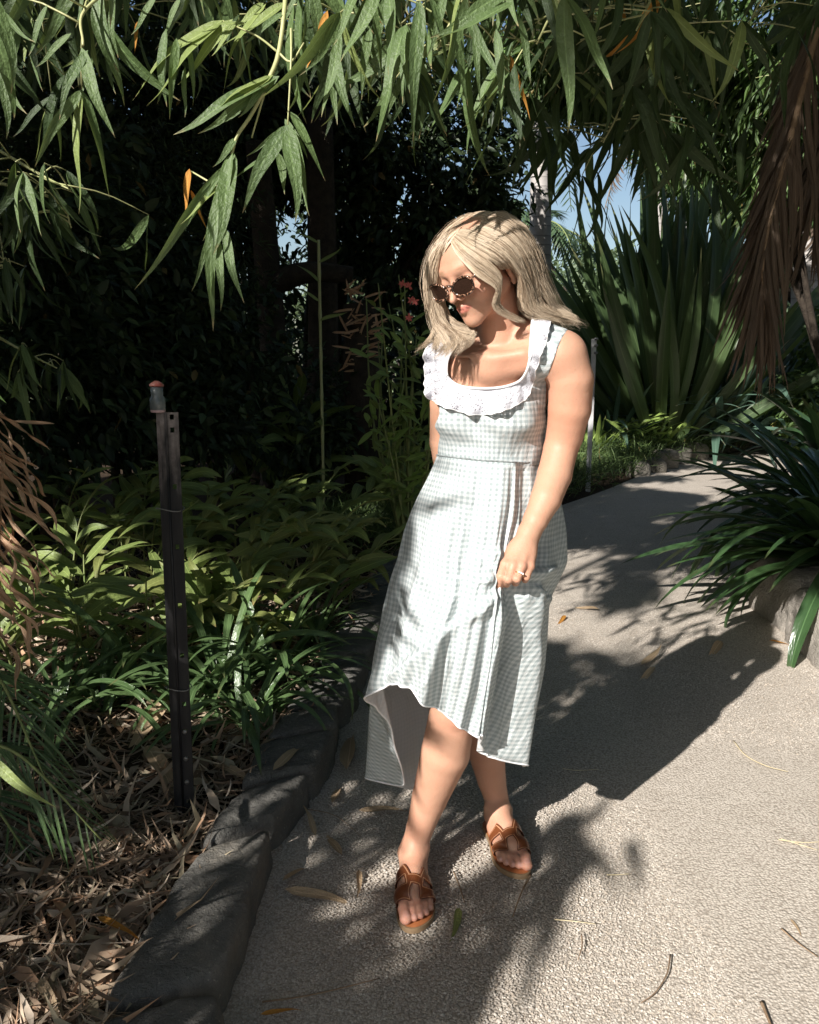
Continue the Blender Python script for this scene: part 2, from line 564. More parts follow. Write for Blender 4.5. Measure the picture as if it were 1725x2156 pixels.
# arms
body.chain([sh_l, P(1203, 800, 1.775), P(1200, 860, 1.785), P(1190, 915, 1.80), el_l, P(1168, 1000, 1.775), P(1150, 1050, 1.74), P(1128, 1095, 1.715), wr_l],
           [0.045, 0.0475, 0.0460, 0.0405, 0.0375, 0.0375, 0.0335, 0.0268, 0.0222], 0.03)
body.chain([sh_r, P(941, 850, 1.98), el_r, P(945, 1000, 2.02), wr_r], [0.043, 0.040, 0.035, 0.033, 0.023], 0.022)
# left hand, closed on a handful of skirt
wrist2 = P(1106, 1140, 1.690)
kn = [P(1064, 1188, 1.655), P(1081, 1192, 1.645), P(1099, 1193, 1.645), P(1116, 1192, 1.655)]
pip = [P(1055, 1214, 1.635), P(1071, 1220, 1.628), P(1089, 1219, 1.628), P(1109, 1215, 1.640)]
dip = [P(1049, 1236, 1.648), P(1067, 1229, 1.652), P(1086, 1227, 1.652), P(1106, 1221, 1.662)]
tip = [P(1048, 1243, 1.668), P(1068, 1220, 1.672), P(1086, 1217, 1.675), P(1104, 1211, 1.682)]
fr = [0.0098, 0.0096, 0.0090, 0.0080]
body.cone(wr_l, wrist2, 0.0215, 0.020, 0.015)
for i in range(4):
    body.cone(wrist2 + (kn[i] - kn[1]) * 0.35, kn[i], 0.0155, 0.0102, 0.006)
    body.ell(kn[i] + np.array([0, -0.003, 0.001]), (0.0095, 0.0095, 0.0100), k=0.006)
body.ell((np.mean(kn, 0) + wrist2) / 2 + np.array([0, 0.012, -0.003]), (0.030, 0.016, 0.034), k=0.015)
body.chain([wrist2 + np.array([-0.012, 0.0, -0.01]), P(1060, 1190, 1.685), P(1050, 1212, 1.682), P(1045, 1230, 1.675)], [0.015, 0.0125, 0.0105, 0.009], 0.010)
for i in range(4):
    body.chain([kn[i], pip[i], dip[i], tip[i]], [fr[i] * 1.08, fr[i], fr[i] * 0.9, fr[i] * 0.82], 0.0016)
# right hand, hanging behind the skirt
rd = (wr_r - P(945, 1000, 2.02)); rd /= np.linalg.norm(rd)
pc = wr_r + rd * 0.05
body.cone(wr_r, pc, 0.021, 0.026, 0.015)
for i in range(4):
    b0 = pc + np.array([0.0, (i - 1.5) * 0.018, 0]) + rd * 0.03
    body.chain([pc + np.array([0.0, (i - 1.5) * 0.012, 0]), b0, b0 + rd * 0.035 + np.array([0.006, 0, 0]), b0 + rd * (0.060 - abs(i - 1.5) * 0.006) + np.array([0.016, 0, 0])], [0.013, 0.0098, 0.0085, 0.0072], 0.003)
body.chain([wr_r + rd * 0.01, wr_r + rd * 0.045 + np.array([0.0, -0.035, 0]), wr_r + rd * 0.075 + np.array([0.01, -0.042, 0])], [0.014, 0.011, 0.008], 0.004)
# legs
knee_f = P(954, 1498, 1.85); ank_f = P(871, 1788, 1.89)
knee_b = P(1012, 1450, 2.05); ank_b = P(1047, 1712, 2.085)
body.chain([TW(hips, (0.07, 0, -0.06)), P(990, 1330, 1.87), knee_f, P(938, 1585, 1.865), P(905, 1680, 1.895), P(884, 1745, 1.90), ank_f],
           [0.085, 0.072, 0.0560, 0.0600, 0.0450, 0.0345, 0.0325], 0.03)
body.ell(P(952, 1497, 1.815), (0.034, 0.026, 0.038), k=0.02)
body.chain([TW(hips, (-0.07, 0, -0.06)), P(990, 1310, 2.0), knee_b, P(1023, 1575, 2.085), P(1035, 1640, 2.10), P(1045, 1680, 2.10), ank_b],
           [0.085, 0.072, 0.0540, 0.0520, 0.0400, 0.0335, 0.0320], 0.03)


def foot_frame(ank, yaw):
    c, s = math.cos(yaw), math.sin(yaw)
    R = np.array([[c, -s, 0], [s, c, 0], [0, 0, 1]])
    o = np.array([ank[0], ank[1], 0.0]) + R @ np.array([0, -0.010, 0])
    return R, o


feet = []
for ank, yaw, m in ((ank_f, 0.02, -1), (ank_b, 0.20, 1)):
    R, o = foot_frame(ank, yaw)
    W = lambda p, R=R, o=o: R @ np.asarray(p, float) + o
    feet.append((R, o, m, W))
    z0 = 0.016
    body.chain([ank, W((0, 0.008, 0.065 + z0))], [0.032, 0.031], 0.015)
    body.ell((0, 0.028, 0.034 + z0), (0.030, 0.036, 0.034), k=0.018, M=W, RM=R)
    for s in (-1, 1): body.ell((s * 0.030, 0.004, 0.070 + z0 - 0.006 * s * m), (0.010, 0.011, 0.012), k=0.012, M=W, RM=R)
    body.chain([(0, -0.012, 0.056 + z0), (m * 0.006, -0.060, 0.044 + z0), (m * 0.008, -0.105, 0.028 + z0)], [0.033, 0.028, 0.022], 0.02, M=W)
    body.chain([(-m * 0.016, -0.02, 0.022 + z0), (-m * 0.024, -0.095, 0.018 + z0)], [0.020, 0.016], 0.02, M=W)
    body.chain([(m * 0.012, -0.02, 0.034 + z0), (m * 0.026, -0.112, 0.021 + z0)], [0.020, 0.020], 0.02, M=W)
    toes = [((m * 0.026, -0.118), (m * 0.028, -0.150), (m * 0.023, -0.174), 0.0145, 0.0138),
            ((m * 0.006, -0.118), (m * 0.005, -0.150), (m * 0.003, -0.171), 0.0092, 0.0085),
            ((-m * 0.009, -0.114), (-m * 0.011, -0.144), (-m * 0.012, -0.164), 0.0088, 0.0080),
            ((-m * 0.022, -0.108), (-m * 0.025, -0.134), (-m * 0.026, -0.153), 0.0084, 0.0076),
            ((-m * 0.033, -0.100), (-m * 0.037, -0.120), (-m * 0.037, -0.137), 0.0082, 0.0074)]
    for j, (a, b, c, ra, rb) in enumerate(toes):
        body.cone((*a, 0.017 + z0), (*b, 0.018 + z0), ra * 1.02, ra * 0.92, 0.006 if j else 0.008, M=W)
        body.cone((*b, 0.018 + z0), (*c, 0.0105 + z0), ra * 0.92, rb, 0.0022, M=W)
        body.ell((c[0], c[1] - 0.001, 0.0115 + z0), (rb * 1.08, rb * 1.15, rb * 0.95), k=0.003, M=W, RM=R)

BV, BQ = body.nets((-0.35, 1.45, -0.005), (0.65, 2.35, 1.70), 0.0037)
# colours of the skin
base = np.array([0.530, 0.305, 0.208])
BC = np.tile(base, (len(BV), 1))
loc = (BV - HL) @ HM / HS
loc[:, 2] = np.where(loc[:, 2] < -0.03, -0.03 + (loc[:, 2] + 0.03) / 0.81, loc[:, 2])
def paint(mask, c): 
    mk = np.clip(mask, 0, 1)[:, None]
    BC[:] = BC * (1 - mk) + np.array(c) * mk
def blob(p, r, X=loc): return np.exp(-(((X - np.array(p)) / np.array(r)) ** 2).sum(1))
for s in (-1, 1):
    paint(0.35 * blob((s * 0.042, -0.08, -0.026), (0.020, 0.03, 0.018)), (0.62, 0.27, 0.20))
    e = ((loc - np.array((s * 0.029, -0.09, 0.0275 ))) / np.array((0.019, 0.03, 0.0040)))
    e[:, 2] -= -0.35 * (e[:, 0] ** 2) + 0.2
    paint(0.75 * np.exp(-(e ** 2).sum(1) ** 2), (0.30, 0.19, 0.11))
lipz = np.abs(loc[:, 2] + 0.0605) / (0.0100 * np.sqrt(np.clip(1 - (loc[:, 0] / 0.0235) ** 2, 0.01, 1)))
paint(((lipz < 1) & (np.abs(loc[:, 0]) < 0.0205) & (loc[:, 1] < -0.090)) * 0.8, (0.50, 0.15, 0.12))
paint(((np.abs(loc[:, 2] + 0.0598) < 0.0013) & (np.abs(loc[:, 0]) < 0.019) & (loc[:, 1] < -0.083)) * 0.8, (0.12, 0.03, 0.03))
paint(0.3 * blob((0, -0.11, -0.03), (0.012, 0.02, 0.012)), (0.62, 0.27, 0.2))
for R, o, m, W in feet:
    fl = (BV - o) @ R
    for (x, y, r) in ((m * 0.022, -0.176, 0.0085), (m * 0.003, -0.176, 0.0050), (-m * 0.012, -0.169, 0.0046), (-m * 0.026, -0.158, 0.0043), (-m * 0.037, -0.142, 0.0040)):
        q = np.hypot(fl[:, 0] - x, (fl[:, 1] - y) * 0.9)
        paint(((q < r) & (fl[:, 2] > 0.027)) * 0.7, (0.72, 0.50, 0.46))
    paint(0.3 * ((fl[:, 1] < -0.13) & (fl[:, 2] < 0.06) & (fl[:, 2] > -0.02)), (0.62, 0.30, 0.22))
    paint(0.35 * ((fl[:, 1] < -0.155) & (fl[:, 2] < 0.06) & (fl[:, 2] > -0.02) & (np.abs(fl[:, 0]) < 0.08)), (0.60, 0.27, 0.20))
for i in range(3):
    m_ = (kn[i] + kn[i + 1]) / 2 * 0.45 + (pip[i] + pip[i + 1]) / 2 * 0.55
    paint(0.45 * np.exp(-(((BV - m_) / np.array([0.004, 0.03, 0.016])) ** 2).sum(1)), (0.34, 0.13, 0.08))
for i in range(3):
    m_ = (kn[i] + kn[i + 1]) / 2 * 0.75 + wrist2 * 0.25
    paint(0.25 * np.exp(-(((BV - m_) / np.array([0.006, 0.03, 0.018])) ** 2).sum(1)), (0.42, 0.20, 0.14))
for t_ in tip + dip + kn:
    paint(0.35 * np.exp(-(((BV - t_) / 0.012) ** 2).sum(1)), (0.62, 0.27, 0.19))
paint(0.34 * np.clip(vnoise(BV, 16, 3), 0, 1), (0.52, 0.20, 0.13))
paint(0.25 * np.clip(vnoise(BV, 45, 6) - .2, 0, 1), (0.42, 0.20, 0.13))
paint(0.40 * np.exp(-(((BV - P(1210, 955, 1.80)) / np.array([.02, .05, .03])) ** 2).sum(1)), (0.42, 0.17, 0.11))
paint(0.30 * np.exp(-(((BV - P(952, 1500, 1.80)) / np.array([.05, .06, .035])) ** 2).sum(1)), (0.55, 0.22, 0.15))
paint(0.35 * np.exp(-(((BV - (el_l + sh_l) / 2 + np.array([0.02, 0, 0.02])) / 0.07) ** 2).sum(1)), (0.56, 0.20, 0.12))

person_loc = np.array([0.13, 1.93, 0.0])
person = empty('person', person_loc, 'woman in a pale green gingham dress and brown sandals looking down on the gravel path', 'person')
def pp(V): return np.asarray(V) - person_loc
link('body', make_mesh('body', pp(BV), BQ, [m_skin], colors=BC), person)

# ---- skirt
S = [
 [(926,955,1.90),(868,1100,1.90),(832,1230,1.91),(806,1370,1.93),(790,1500,1.95),(779,1641,1.96)],
 [(928,956,1.88),(869,1090,1.86),(833,1215,1.85),(806,1340,1.85),(796,1490,1.87),(846,1645,1.90)],
 [(929,956,1.87),(870,1088,1.84),(835,1208,1.82),(809,1320,1.81),(795,1420,1.79),(804,1512,1.80)],
 [(930,957,1.86),(872,1085,1.82),(838,1200,1.79),(812,1310,1.76),(797,1395,1.73),(784,1466,1.71)],
 [(955,961,1.80),(915,1070,1.76),(888,1170,1.73),(862,1270,1.70),(838,1375,1.655),(826,1440,1.66)],
 [(985,965,1.775),(960,1070,1.73),(938,1170,1.70),(918,1275,1.665),(890,1375,1.625),(872,1444,1.64)],
 [(1015,968,1.76),(1000,1070,1.72),(983,1160,1.69),(965,1265,1.65),(935,1385,1.625),(914,1490,1.65)],
 [(1045,970,1.755),(1035,1070,1.71),(1023,1160,1.68),(1005,1250,1.64),(980,1400,1.64),(955,1516,1.67)],
 [(1070,971,1.755),(1062,1070,1.71),(1048,1150,1.68),(1034,1235,1.64),(1015,1400,1.65),(993,1544,1.68)],
 [(1085,972,1.76),(1080,1070,1.72),(1064,1150,1.69),(1047,1238,1.640),(1038,1400,1.63),(1023,1556,1.655)],
 [(1090,973,1.77),(1088,1070,1.735),(1072,1150,1.70),(1052,1242,1.665),(1030,1400,1.72),(1002,1576,1.75)],
 [(1100,973,1.785),(1100,1070,1.745),(1088,1155,1.71),(1062,1238,1.670),(1050,1400,1.73),(1030,1592,1.77)],
 [(1122,972,1.81),(1130,1070,1.77),(1132,1155,1.735),(1108,1236,1.690),(1098,1400,1.71),(1070,1604,1.76)],
 [(1140,970,1.85),(1172,1080,1.82),(1182,1170,1.79),(1152,1255,1.76),(1140,1400,1.80),(1107,1613,1.83)],
 [(1138,966,1.90),(1182,1080,1.90),(1183,1180,1.90),(1150,1280,1.92),(1138,1420,1.95),(1102,1600,1.98)],
 [(1060,960,1.98),(1080,1080,2.04),(1070,1180,2.08),(1050,1300,2.12),(1040,1430,2.16),(1030,1560,2.18)],
 [(980,958,1.98),(940,1080,2.05),(910,1200,2.10),(890,1330,2.12),(880,1480,2.13),(892,1650,2.07)],
]
Sw = np.array([[P(*q) for q in c] for c in S])
nc = len(Sw)
NR, NC = 110, 16
rows = np.array([catmull(c, NR) for c in Sw])                      # nc, NR, 3
per = np.vstack([rows[-1:], rows, rows[:2]])
cols = []
for i in range(nc):
    for k in range(NC):
        f = k / NC
        p0, p1, p2, p3 = per[i], per[i + 1], per[i + 2], per[i + 3]
        cols.append(0.5 * (2 * p1 + (p2 - p0) * f + (2 * p0 - 5 * p1 + 4 * p2 - p3) * f * f + (3 * p1 - p0 - 3 * p2 + p3) * f ** 3))
SK = np.array(cols)                                                # NCt, NR, 3
NCt = len(SK)
ci = np.arange(NCt) / NC
tt = np.linspace(0, 1, NR)
# folds: along-the-grain drape, growing towards the hem, and creases that run into the hand
dirn = SK - np.array([1, 1, 0]) * np.mean(SK, 0)[None] * np.array([1, 1, 0]); dirn[..., 2] = 0
dirn /= np.linalg.norm(dirn, axis=2)[..., None]
drape = np.zeros((NCt, NR))
for fq, am, ph in ((1.3, 0.010, 0.4), (2.3, 0.006, 1.9), (3.7, 0.004, 4.0), (6.1, 0.002, 2.2)):
    drape += am * np.sin(ci[:, None] * fq * 2 + ph + 1.1 * np.sin(tt[None] * 2.5 + ph)) * (0.15 + tt[None] ** 1.2)
handp = P(1062, 1225, 1.65)
dv_ = SK - handp
ang = np.arctan2(dv_[..., 2], dv_[..., 0]); rr = np.linalg.norm(dv_, axis=2)
crease = 0.0085 * np.sin(ang * 7 + 9 * rr) * np.exp(-rr / 0.17) * smooth(rr / 0.09) + 0.003 * np.sin(ang * 15 + 1.0 + 6 * rr) * np.exp(-rr / 0.15) * smooth(rr / 0.10)
front = smooth((2.0 - SK[..., 1]) / 0.15)
wr = np.array([0.0040 * vnoise((SK[i] - np.array([0, 0, 0])) * np.array([1.6, 1.6, 0.7]), 22, 5) for i in range(NCt)])
def topx_(V):
    d = V.reshape(-1, 3) - np.array([0, 0, CAM_H])
    dep = d[:, 1] * cp - d[:, 2] * sp; up = d[:, 1] * sp + d[:, 2] * cp
    return np.stack([862.5 + F * d[:, 0] / dep, 1078 - F * up / dep], 1).reshape(V.shape[0], V.shape[1], 2)
pxs = topx_(SK)
def swag(a_, b_, amp, w, soft, dec):
    """a lip of cloth: full just below the line a-b, fading beneath it"""
    a_, b_ = np.array(a_, float), np.array(b_, float); e = b_ - a_; L_ = np.linalg.norm(e); e /= L_
    q_ = pxs - a_; al = q_ @ e; nn_ = q_ @ np.array([-e[1], e[0]]); nn_ = nn_ * (1 if w > 0 else -1)
    al = al / L_
    return amp * smooth((nn_ + soft * .5) / soft) * np.exp(-np.maximum(nn_, 0) / dec) * smooth((al + .02) / .15) * smooth((1.06 - al) / .2)
sw_ = swag((1048, 1236), (800, 1432), 0.026, -1, 16, 90) + swag((1045, 1205), (925, 1222), 0.016, -1, 12, 30) + swag((1040, 1190), (900, 1300), 0.010, -1, 14, 35)
sw_ += swag((1052, 1150), (985, 1195), 0.012, -1, 12, 25) + swag((1110, 1225), (1165, 1262), 0.014, 1, 12, 28) + swag((1100, 1200), (1178, 1190), 0.010, 1, 10, 22)
crease = crease + sw_
SK2 = SK + dirn * (drape + crease * front + wr * (0.3 + tt[None]))[..., None]
SK2[:, :3] = SK[:, :3]
segu = np.linalg.norm(np.diff(SK, axis=0, append=SK[:1]), axis=2)
U = np.cumsum(segu, axis=0); U -= U[7 * NC]
Vv = np.concatenate([np.zeros((NCt, 1)), np.cumsum(np.linalg.norm(np.diff(SK, axis=1), axis=2), axis=1)], 1)
idx = np.arange(NCt * NR).reshape(NCt, NR)
Fq = np.stack([idx[:-1, :-1], idx[1:, :-1], idx[1:, 1:], idx[:-1, 1:]], -1).reshape(-1, 4)
close = np.stack([idx[-1, :-1], idx[0, :-1], idx[0, 1:], idx[-1, 1:]], -1)
Fq = np.vstack([Fq, close])[:, ::-1]
dress = link('dress', make_mesh('skirt', pp(SK2.reshape(-1, 3)), Fq, [m_ging, m_lining], uv=np.stack([U, Vv], -1).reshape(-1, 2)), person)
add_solidify(dress, 0.0022, -1.0, 1)
hem = MB()
ring = SK2[:, -1]
hem.tube(np.vstack([ring, ring[:1]]), 0.0024, 6, False)
m_white = simple_mat('white cotton', (0.80, 0.80, 0.80), (0.72, 0.73, 0.74), 60, 0.85, 0.15, 0.3, 0.001)
hm = link('hem', make_mesh('hem', pp(np.vstack(hem.V)), hem.F, [m_white]), dress)

# ---- bodice, cut out of an offset of the torso
tv, tq = tor.nets((-0.25, 1.6, 1.02), (0.5, 2.15, 1.46), 0.0055, 0.0075)
def topx(V):
    d = V - np.array([0, 0, CAM_H])
    dep = d[:, 1] * cp - d[:, 2] * sp; up = d[:, 1] * sp + d[:, 2] * cp
    return np.stack([862.5 + F * d[:, 0] / dep, 1078 - F * up / dep], 1)
neck_c = np.array([(970,714),(949,747),(941,775),(946,797),(971,813),(1014,818),(1060,815),(1094,803),(1109,784),(1116,760),(1119,723),(1122,686),(1125,661)], float)
neck_s = catmull(neck_c, 70)
def poly_sd(Q, pts):
    """signed distance (px) to closed polygon, positive inside"""
    d = np.full(len(Q), 1e9); inside = np.zeros(len(Q), bool)
    n = len(pts)
    for i in range(n):
        a, b = pts[i], pts[(i + 1) % n]
        e = b - a; w = Q - a
        h = np.clip((w @ e) / (e @ e + 1e-12), 0, 1)
        d = np.minimum(d, np.linalg.norm(w - h[:, None] * e, axis=1))
        c = (a[1] <= Q[:, 1]) != (b[1] <= Q[:, 1])
        xx = a[0] + (Q[:, 1] - a[1]) / (e[1] + 1e-12) * e[0]
        inside ^= c & (Q[:, 0] < xx)
    return np.where(inside, d, -d)
arm_r = np.array([(1208,660),(1198,690),(1178,722),(1165,760),(1152,800),(1149,850),(1152,900),(1160,985)], float)
arm_l = np.array([(915,985),(918,900),(925,860),(905,800),(915,740),(935,700),(975,665)], float)
outl = np.vstack([catmull(arm_r, 40), catmull(arm_l, 40), [(985, 650)], neck_s - np.array([0, 0]), [(1150, 640)]])
fpx = poly_sd(topx(tv), outl) * 0.001
fw = (tv[:, 2] - (1.088 - 0.02 * (tv[:, 0] - 0.1)))
T3 = tris(tq)
wv, wt, _ = clip_mesh(tv, T3, np.minimum(fpx, fw))
q = (wv - chest) @ TR
# darts and pulls across the bodice
pl = 0.0028 * np.sin((wv[:, 2] * 95) + 3.0 * np.sin(q[:, 0] * 18)) * np.exp(-((wv[:, 2] - 1.155) / 0.035) ** 2)
pl += 0.0016 * vnoise(wv * np.array([1, 1, 2.2]), 26, 9)
ctr = np.array([chest[0], chest[1] + 0.01, 0]); dn = wv - ctr; dn[:, 2] = 0; dn /= np.linalg.norm(dn, axis=1)[:, None]
wv = wv + dn * pl[:, None]
angb = np.arctan2(q[:, 0], -q[:, 1])
bod = link('bodice', make_mesh('bodice', pp(wv), wt, [m_ging, m_lining], uv=np.stack([angb * 0.12, wv[:, 2]], 1)), person)
add_solidify(bod, 0.002, -1.0, 1)
sm = MB()
a = SK2[:, 1]; sm.tube(np.vstack([a, a[:1]]) + np.array([0, 0, 0.004]), 0.0018, 6, False)
link('waist_seam', make_mesh('waist_seam', pp(np.vstack(sm.V)), sm.F, [m_ging], uv=np.vstack(sm.U)), dress)

# ---- lace collar
out_c = np.array([(926,684),(904,732),(895,768),(897,808),(908,840),(950,860),(1005,873),(1050,868),(1090,852),(1116,830),(1128,790),(1138,755),(1150,722),(1157,692),(1164,666)], float)
NS, NW = 420, 16
inn = catmull(neck_c, NS); outr = catmull(out_c, NS)
ss = np.linspace(0, 1, NS)
ruf = np.sin(ss * 62 + 2.2 * np.sin(ss * 17)) * 0.6 + np.sin(ss * 121 + 1) * 0.25
scal = np.abs(np.sin(ss * 95))
cv = np.zeros((NS, NW, 3))
for j in range(NW):
    w = j / (NW - 1)
    w2 = w * (0.97 + 0.085 * scal + 0.04 * ruf)
    px = inn + (outr - inn) * w2[:, None]
    rays = np.stack([(px[:, 0] - 862.5) / F, cp + (1078 - px[:, 1]) / F * sp, (1078 - px[:, 1]) / F * cp - sp], 1)
    rays /= np.linalg.norm(rays, axis=1)[:, None]
    O = np.tile(np.array([0, 0, CAM_H]), (NS, 1)) + rays * 1.2
    hit = tor.march(O, rays, 0.72, 0.011)
    cv[:, j] = hit
sm_k = np.ones(9) / 9
for j in range(NW):
    for a in range(3):
        cv[:, j, a] = np.convolve(np.pad(cv[:, j, a], 4, 'edge'), sm_k, 'valid')
for j in range(NW):
    w = j / (NW - 1)
    cv[:, j] += np.array([-0.25, -0.9, 0.12]) * (0.0015 + 0.006 * w + 0.017 * ruf[:, None] * w ** 1.2 + 0.0035)
ii = np.arange(NS * NW).reshape(NS, NW)
cf = np.stack([ii[:-1, :-1], ii[1:, :-1], ii[1:, 1:], ii[:-1, 1:]], -1).reshape(-1, 4)
t = NT('white eyelet lace')
uv_ = t.coord('UV'); sp_ = t.n('SeparateXYZ'); t.l(uv_, sp_.inputs[0])
vo = t.n('TexVoronoi'); vo.inputs['Scale'].default_value = 1; t.l(t.scalev(uv_, (120, 10, 1)), vo.inputs['Vector'])
hole = t.math('LESS_THAN', vo.outputs[0], 0.26)
band = t.math('GREATER_THAN', sp_.outputs[1], 0.25)
hb = t.math('MULTIPLY', hole, band)
vo2 = t.n('TexVoronoi'); vo2.inputs['Scale'].default_value = 1; t.l(t.scalev(uv_, (60, 6, 1)), vo2.inputs['Vector'])
n_ = t.math('ADD', t.noise(t.scalev(uv_, (220, 22, 1)), 1, 3), t.math('MULTIPLY', vo2.outputs[0], 0.8))
cc_ = t.mix(hb, (0.76, 0.76, 0.81), (0.50, 0.50, 0.56))
sh = t.principled(cc_, 0.8, 0.2, t.bump(n_, 0.9, 0.004))
sh = t.with_translucent(sh, (0.8, 0.8, 0.85), 0.25)
tr = t.n('BsdfTransparent'); mx = t.n('MixShader'); t.l(t.math('MULTIPLY', hb, 0.75), mx.inputs[0]); t.l(sh, mx.inputs[1]); t.l(tr.outputs[0], mx.inputs[2])
m_lace = t.done(mx.outputs[0])
cuv = np.stack(np.broadcast_arrays(ss[:, None], np.linspace(0, 1, NW)[None]), -1).reshape(-1, 2)
collar = link('collar', make_mesh('collar', pp(cv.reshape(-1, 3)), cf, [m_lace], uv=cuv), person)
add_solidify(collar, 0.0012, 0)
trim = MB(); trim.tube(cv[:, 0] + np.array([0, -0.001, 0]), 0.0042, 6, True, 0.7)
link('neck_binding', make_mesh('neck_binding', pp(np.vstack(trim.V)), trim.F, [m_white]), collar)
et = MB(); et.tube(cv[:, -1], 0.0014, 5, True)
link('lace_edge', make_mesh('lace_edge', pp(np.vstack(et.V)), et.F, [m_white]), collar)

# ---- sunglasses
def tortoise():
    t = NT('tortoiseshell')
    n = t.noise(t.coord('Object'), 130, 3, 0.5, 1.2)
    c = t.ramp(n, [(0.50, (0.012, 0.007, 0.005)), (0.58, (0.30, 0.15, 0.09)), (0.68, (0.60, 0.38, 0.28))])
    return t.done(t.principled(c, 0.15, 0.6, coat=0.5))
m_tort = tortoise()
t = NT('brown lens'); m_lens = t.done(t.principled((0.030, 0.016, 0.011), 0.06, 0.7, coat=0.3))
gl = MB(); lensb = []
for s in (-1, 1):
    cx, cz = s * 0.0335, -0.005
    ths = np.linspace(0, 2 * np.pi, 40, endpoint=False)
    ex = 0.0265 * np.sign(np.cos(ths)) * np.abs(np.cos(ths)) ** 0.9; ez = 0.0185 * np.sign(np.sin(ths)) * np.abs(np.sin(ths)) ** 0.95
    ez += 0.0045 * (s * ex / 0.0265) * (np.sin(ths) > 0)
    yy = -0.111 + 0.004 * ((s * ex + 0.01) / 0.03)
    ringp = np.stack([cx + ex, yy, cz + ez], 1)
    gl.tube([HW(p) for p in np.vstack([ringp, ringp[:2]])], 0.0026, 8, False)
    cen = ringp.mean(0)
    lv = [HW(cen + np.array([0, -0.0012, 0]))] + [HW(p * 0.97 + cen * 0.03) for p in ringp]
    lensb.append((np.array(lv), [(0, i + 1, (i + 1) % 40 + 1) for i in range(40)]))
    # temple arm
    gl.tube([HW((s * 0.060, -0.101, 0.007)), HW((s * 0.068, -0.080, 0.008)), HW((s * 0.073, -0.03, 0.006)), HW((s * 0.077, 0.012, 0.004))], 0.0030, 6)
gl.tube([HW((-0.009, -0.113, 0.002)), HW((0, -0.1165, 0.005)), HW((0.009, -0.113, 0.002))], 0.0026, 6)
gls = link('sunglasses', make_mesh('sunglasses', pp(np.vstack(gl.V)), gl.F, [m_tort]), person)
for lv, lf in lensb:
    link('lens', make_mesh('lens', pp(lv), lf, [m_lens]), gls)

# ---- ring on the finger
rgm = MB()
a0 = kn[2] * 0.35 + pip[2] * 0.65; ax = (pip[2] - kn[2]); ax /= np.linalg.norm(ax)
e1 = np.cross(ax, [0, 1, 0]); e1 /= np.linalg.norm(e1); e2 = np.cross(ax, e1)
th = np.linspace(0, 2 * np.pi, 25)
rgm.tube([a0 + 0.0108 * (math.cos(x) * e1 + math.sin(x) * e2) for x in th], 0.0011, 6, False)
t = NT('gold'); m_gold = t.done(t.principled((0.8, 0.5, 0.25), 0.25, 0.5, metallic=1.0))
ringo = link('ring', make_mesh('ring', pp(np.vstack(rgm.V)), rgm.F, [m_gold]), person)
dm = MB(); cpos = a0 - e2 * 0.013 * np.sign((e2 @ np.array([0, 1, 0])) or 1)
for k in range(3): dm.tube([cpos + e1 * (k - 1) * 0.004 + np.array([0, 0.001, 0]), cpos + e1 * (k - 1) * 0.004 - np.array([0, 0.002, 0])], [0.0022, 0.0016], 6)
t = NT('clear stone'); m_gem = t.done(t.principled((0.9, 0.9, 0.92), 0.05, 1.0))
link('stone', make_mesh('ring_stone', pp(np.vstack(dm.V)), dm.F, [m_gem], smooth_sh=False), ringo)

# ---- sandals
def leather():
    t = NT('tan leather')
    e = t.n('Attribute', attribute_name='edge').outputs['Fac']
    n = t.noise(t.coord('Object'), 40, 4)
    c = t.mix(n, (0.115, 0.034, 0.013), (0.20, 0.062, 0.020))
    st = t.ramp(e, [(0.0, (0, 0, 0)), (0.20, (0, 0, 0)), (0.24, (1, 1, 1)), (0.36, (1, 1, 1)), (0.40, (0, 0, 0))])
    c = t.mix(t.math('MULTIPLY', st, 0.75), c, (0.55, 0.30, 0.17))
    c = t.mix(t.math('MULTIPLY', t.ramp(e, [(0.0, (1, 1, 1)), (0.12, (0, 0, 0))]), 0.6), c, (0.10, 0.03, 0.012))
    nb = t.bump(t.noise(t.coord('Object'), 300, 3), 0.2, 0.0008)
    return t.done(t.principled(c, 0.33, 0.5, nb))
m_leath = leather()
m_insole = simple_mat('sandal insole', (0.45, 0.17, 0.065), (0.36, 0.12, 0.045), 30, 0.45, 0.4, 0.2, 0.001)
m_sole = simple_mat('sandal sole edge', (0.30, 0.20, 0.11), (0.22, 0.15, 0.09), 60, 0.7, 0.3, 0.3, 0.001)
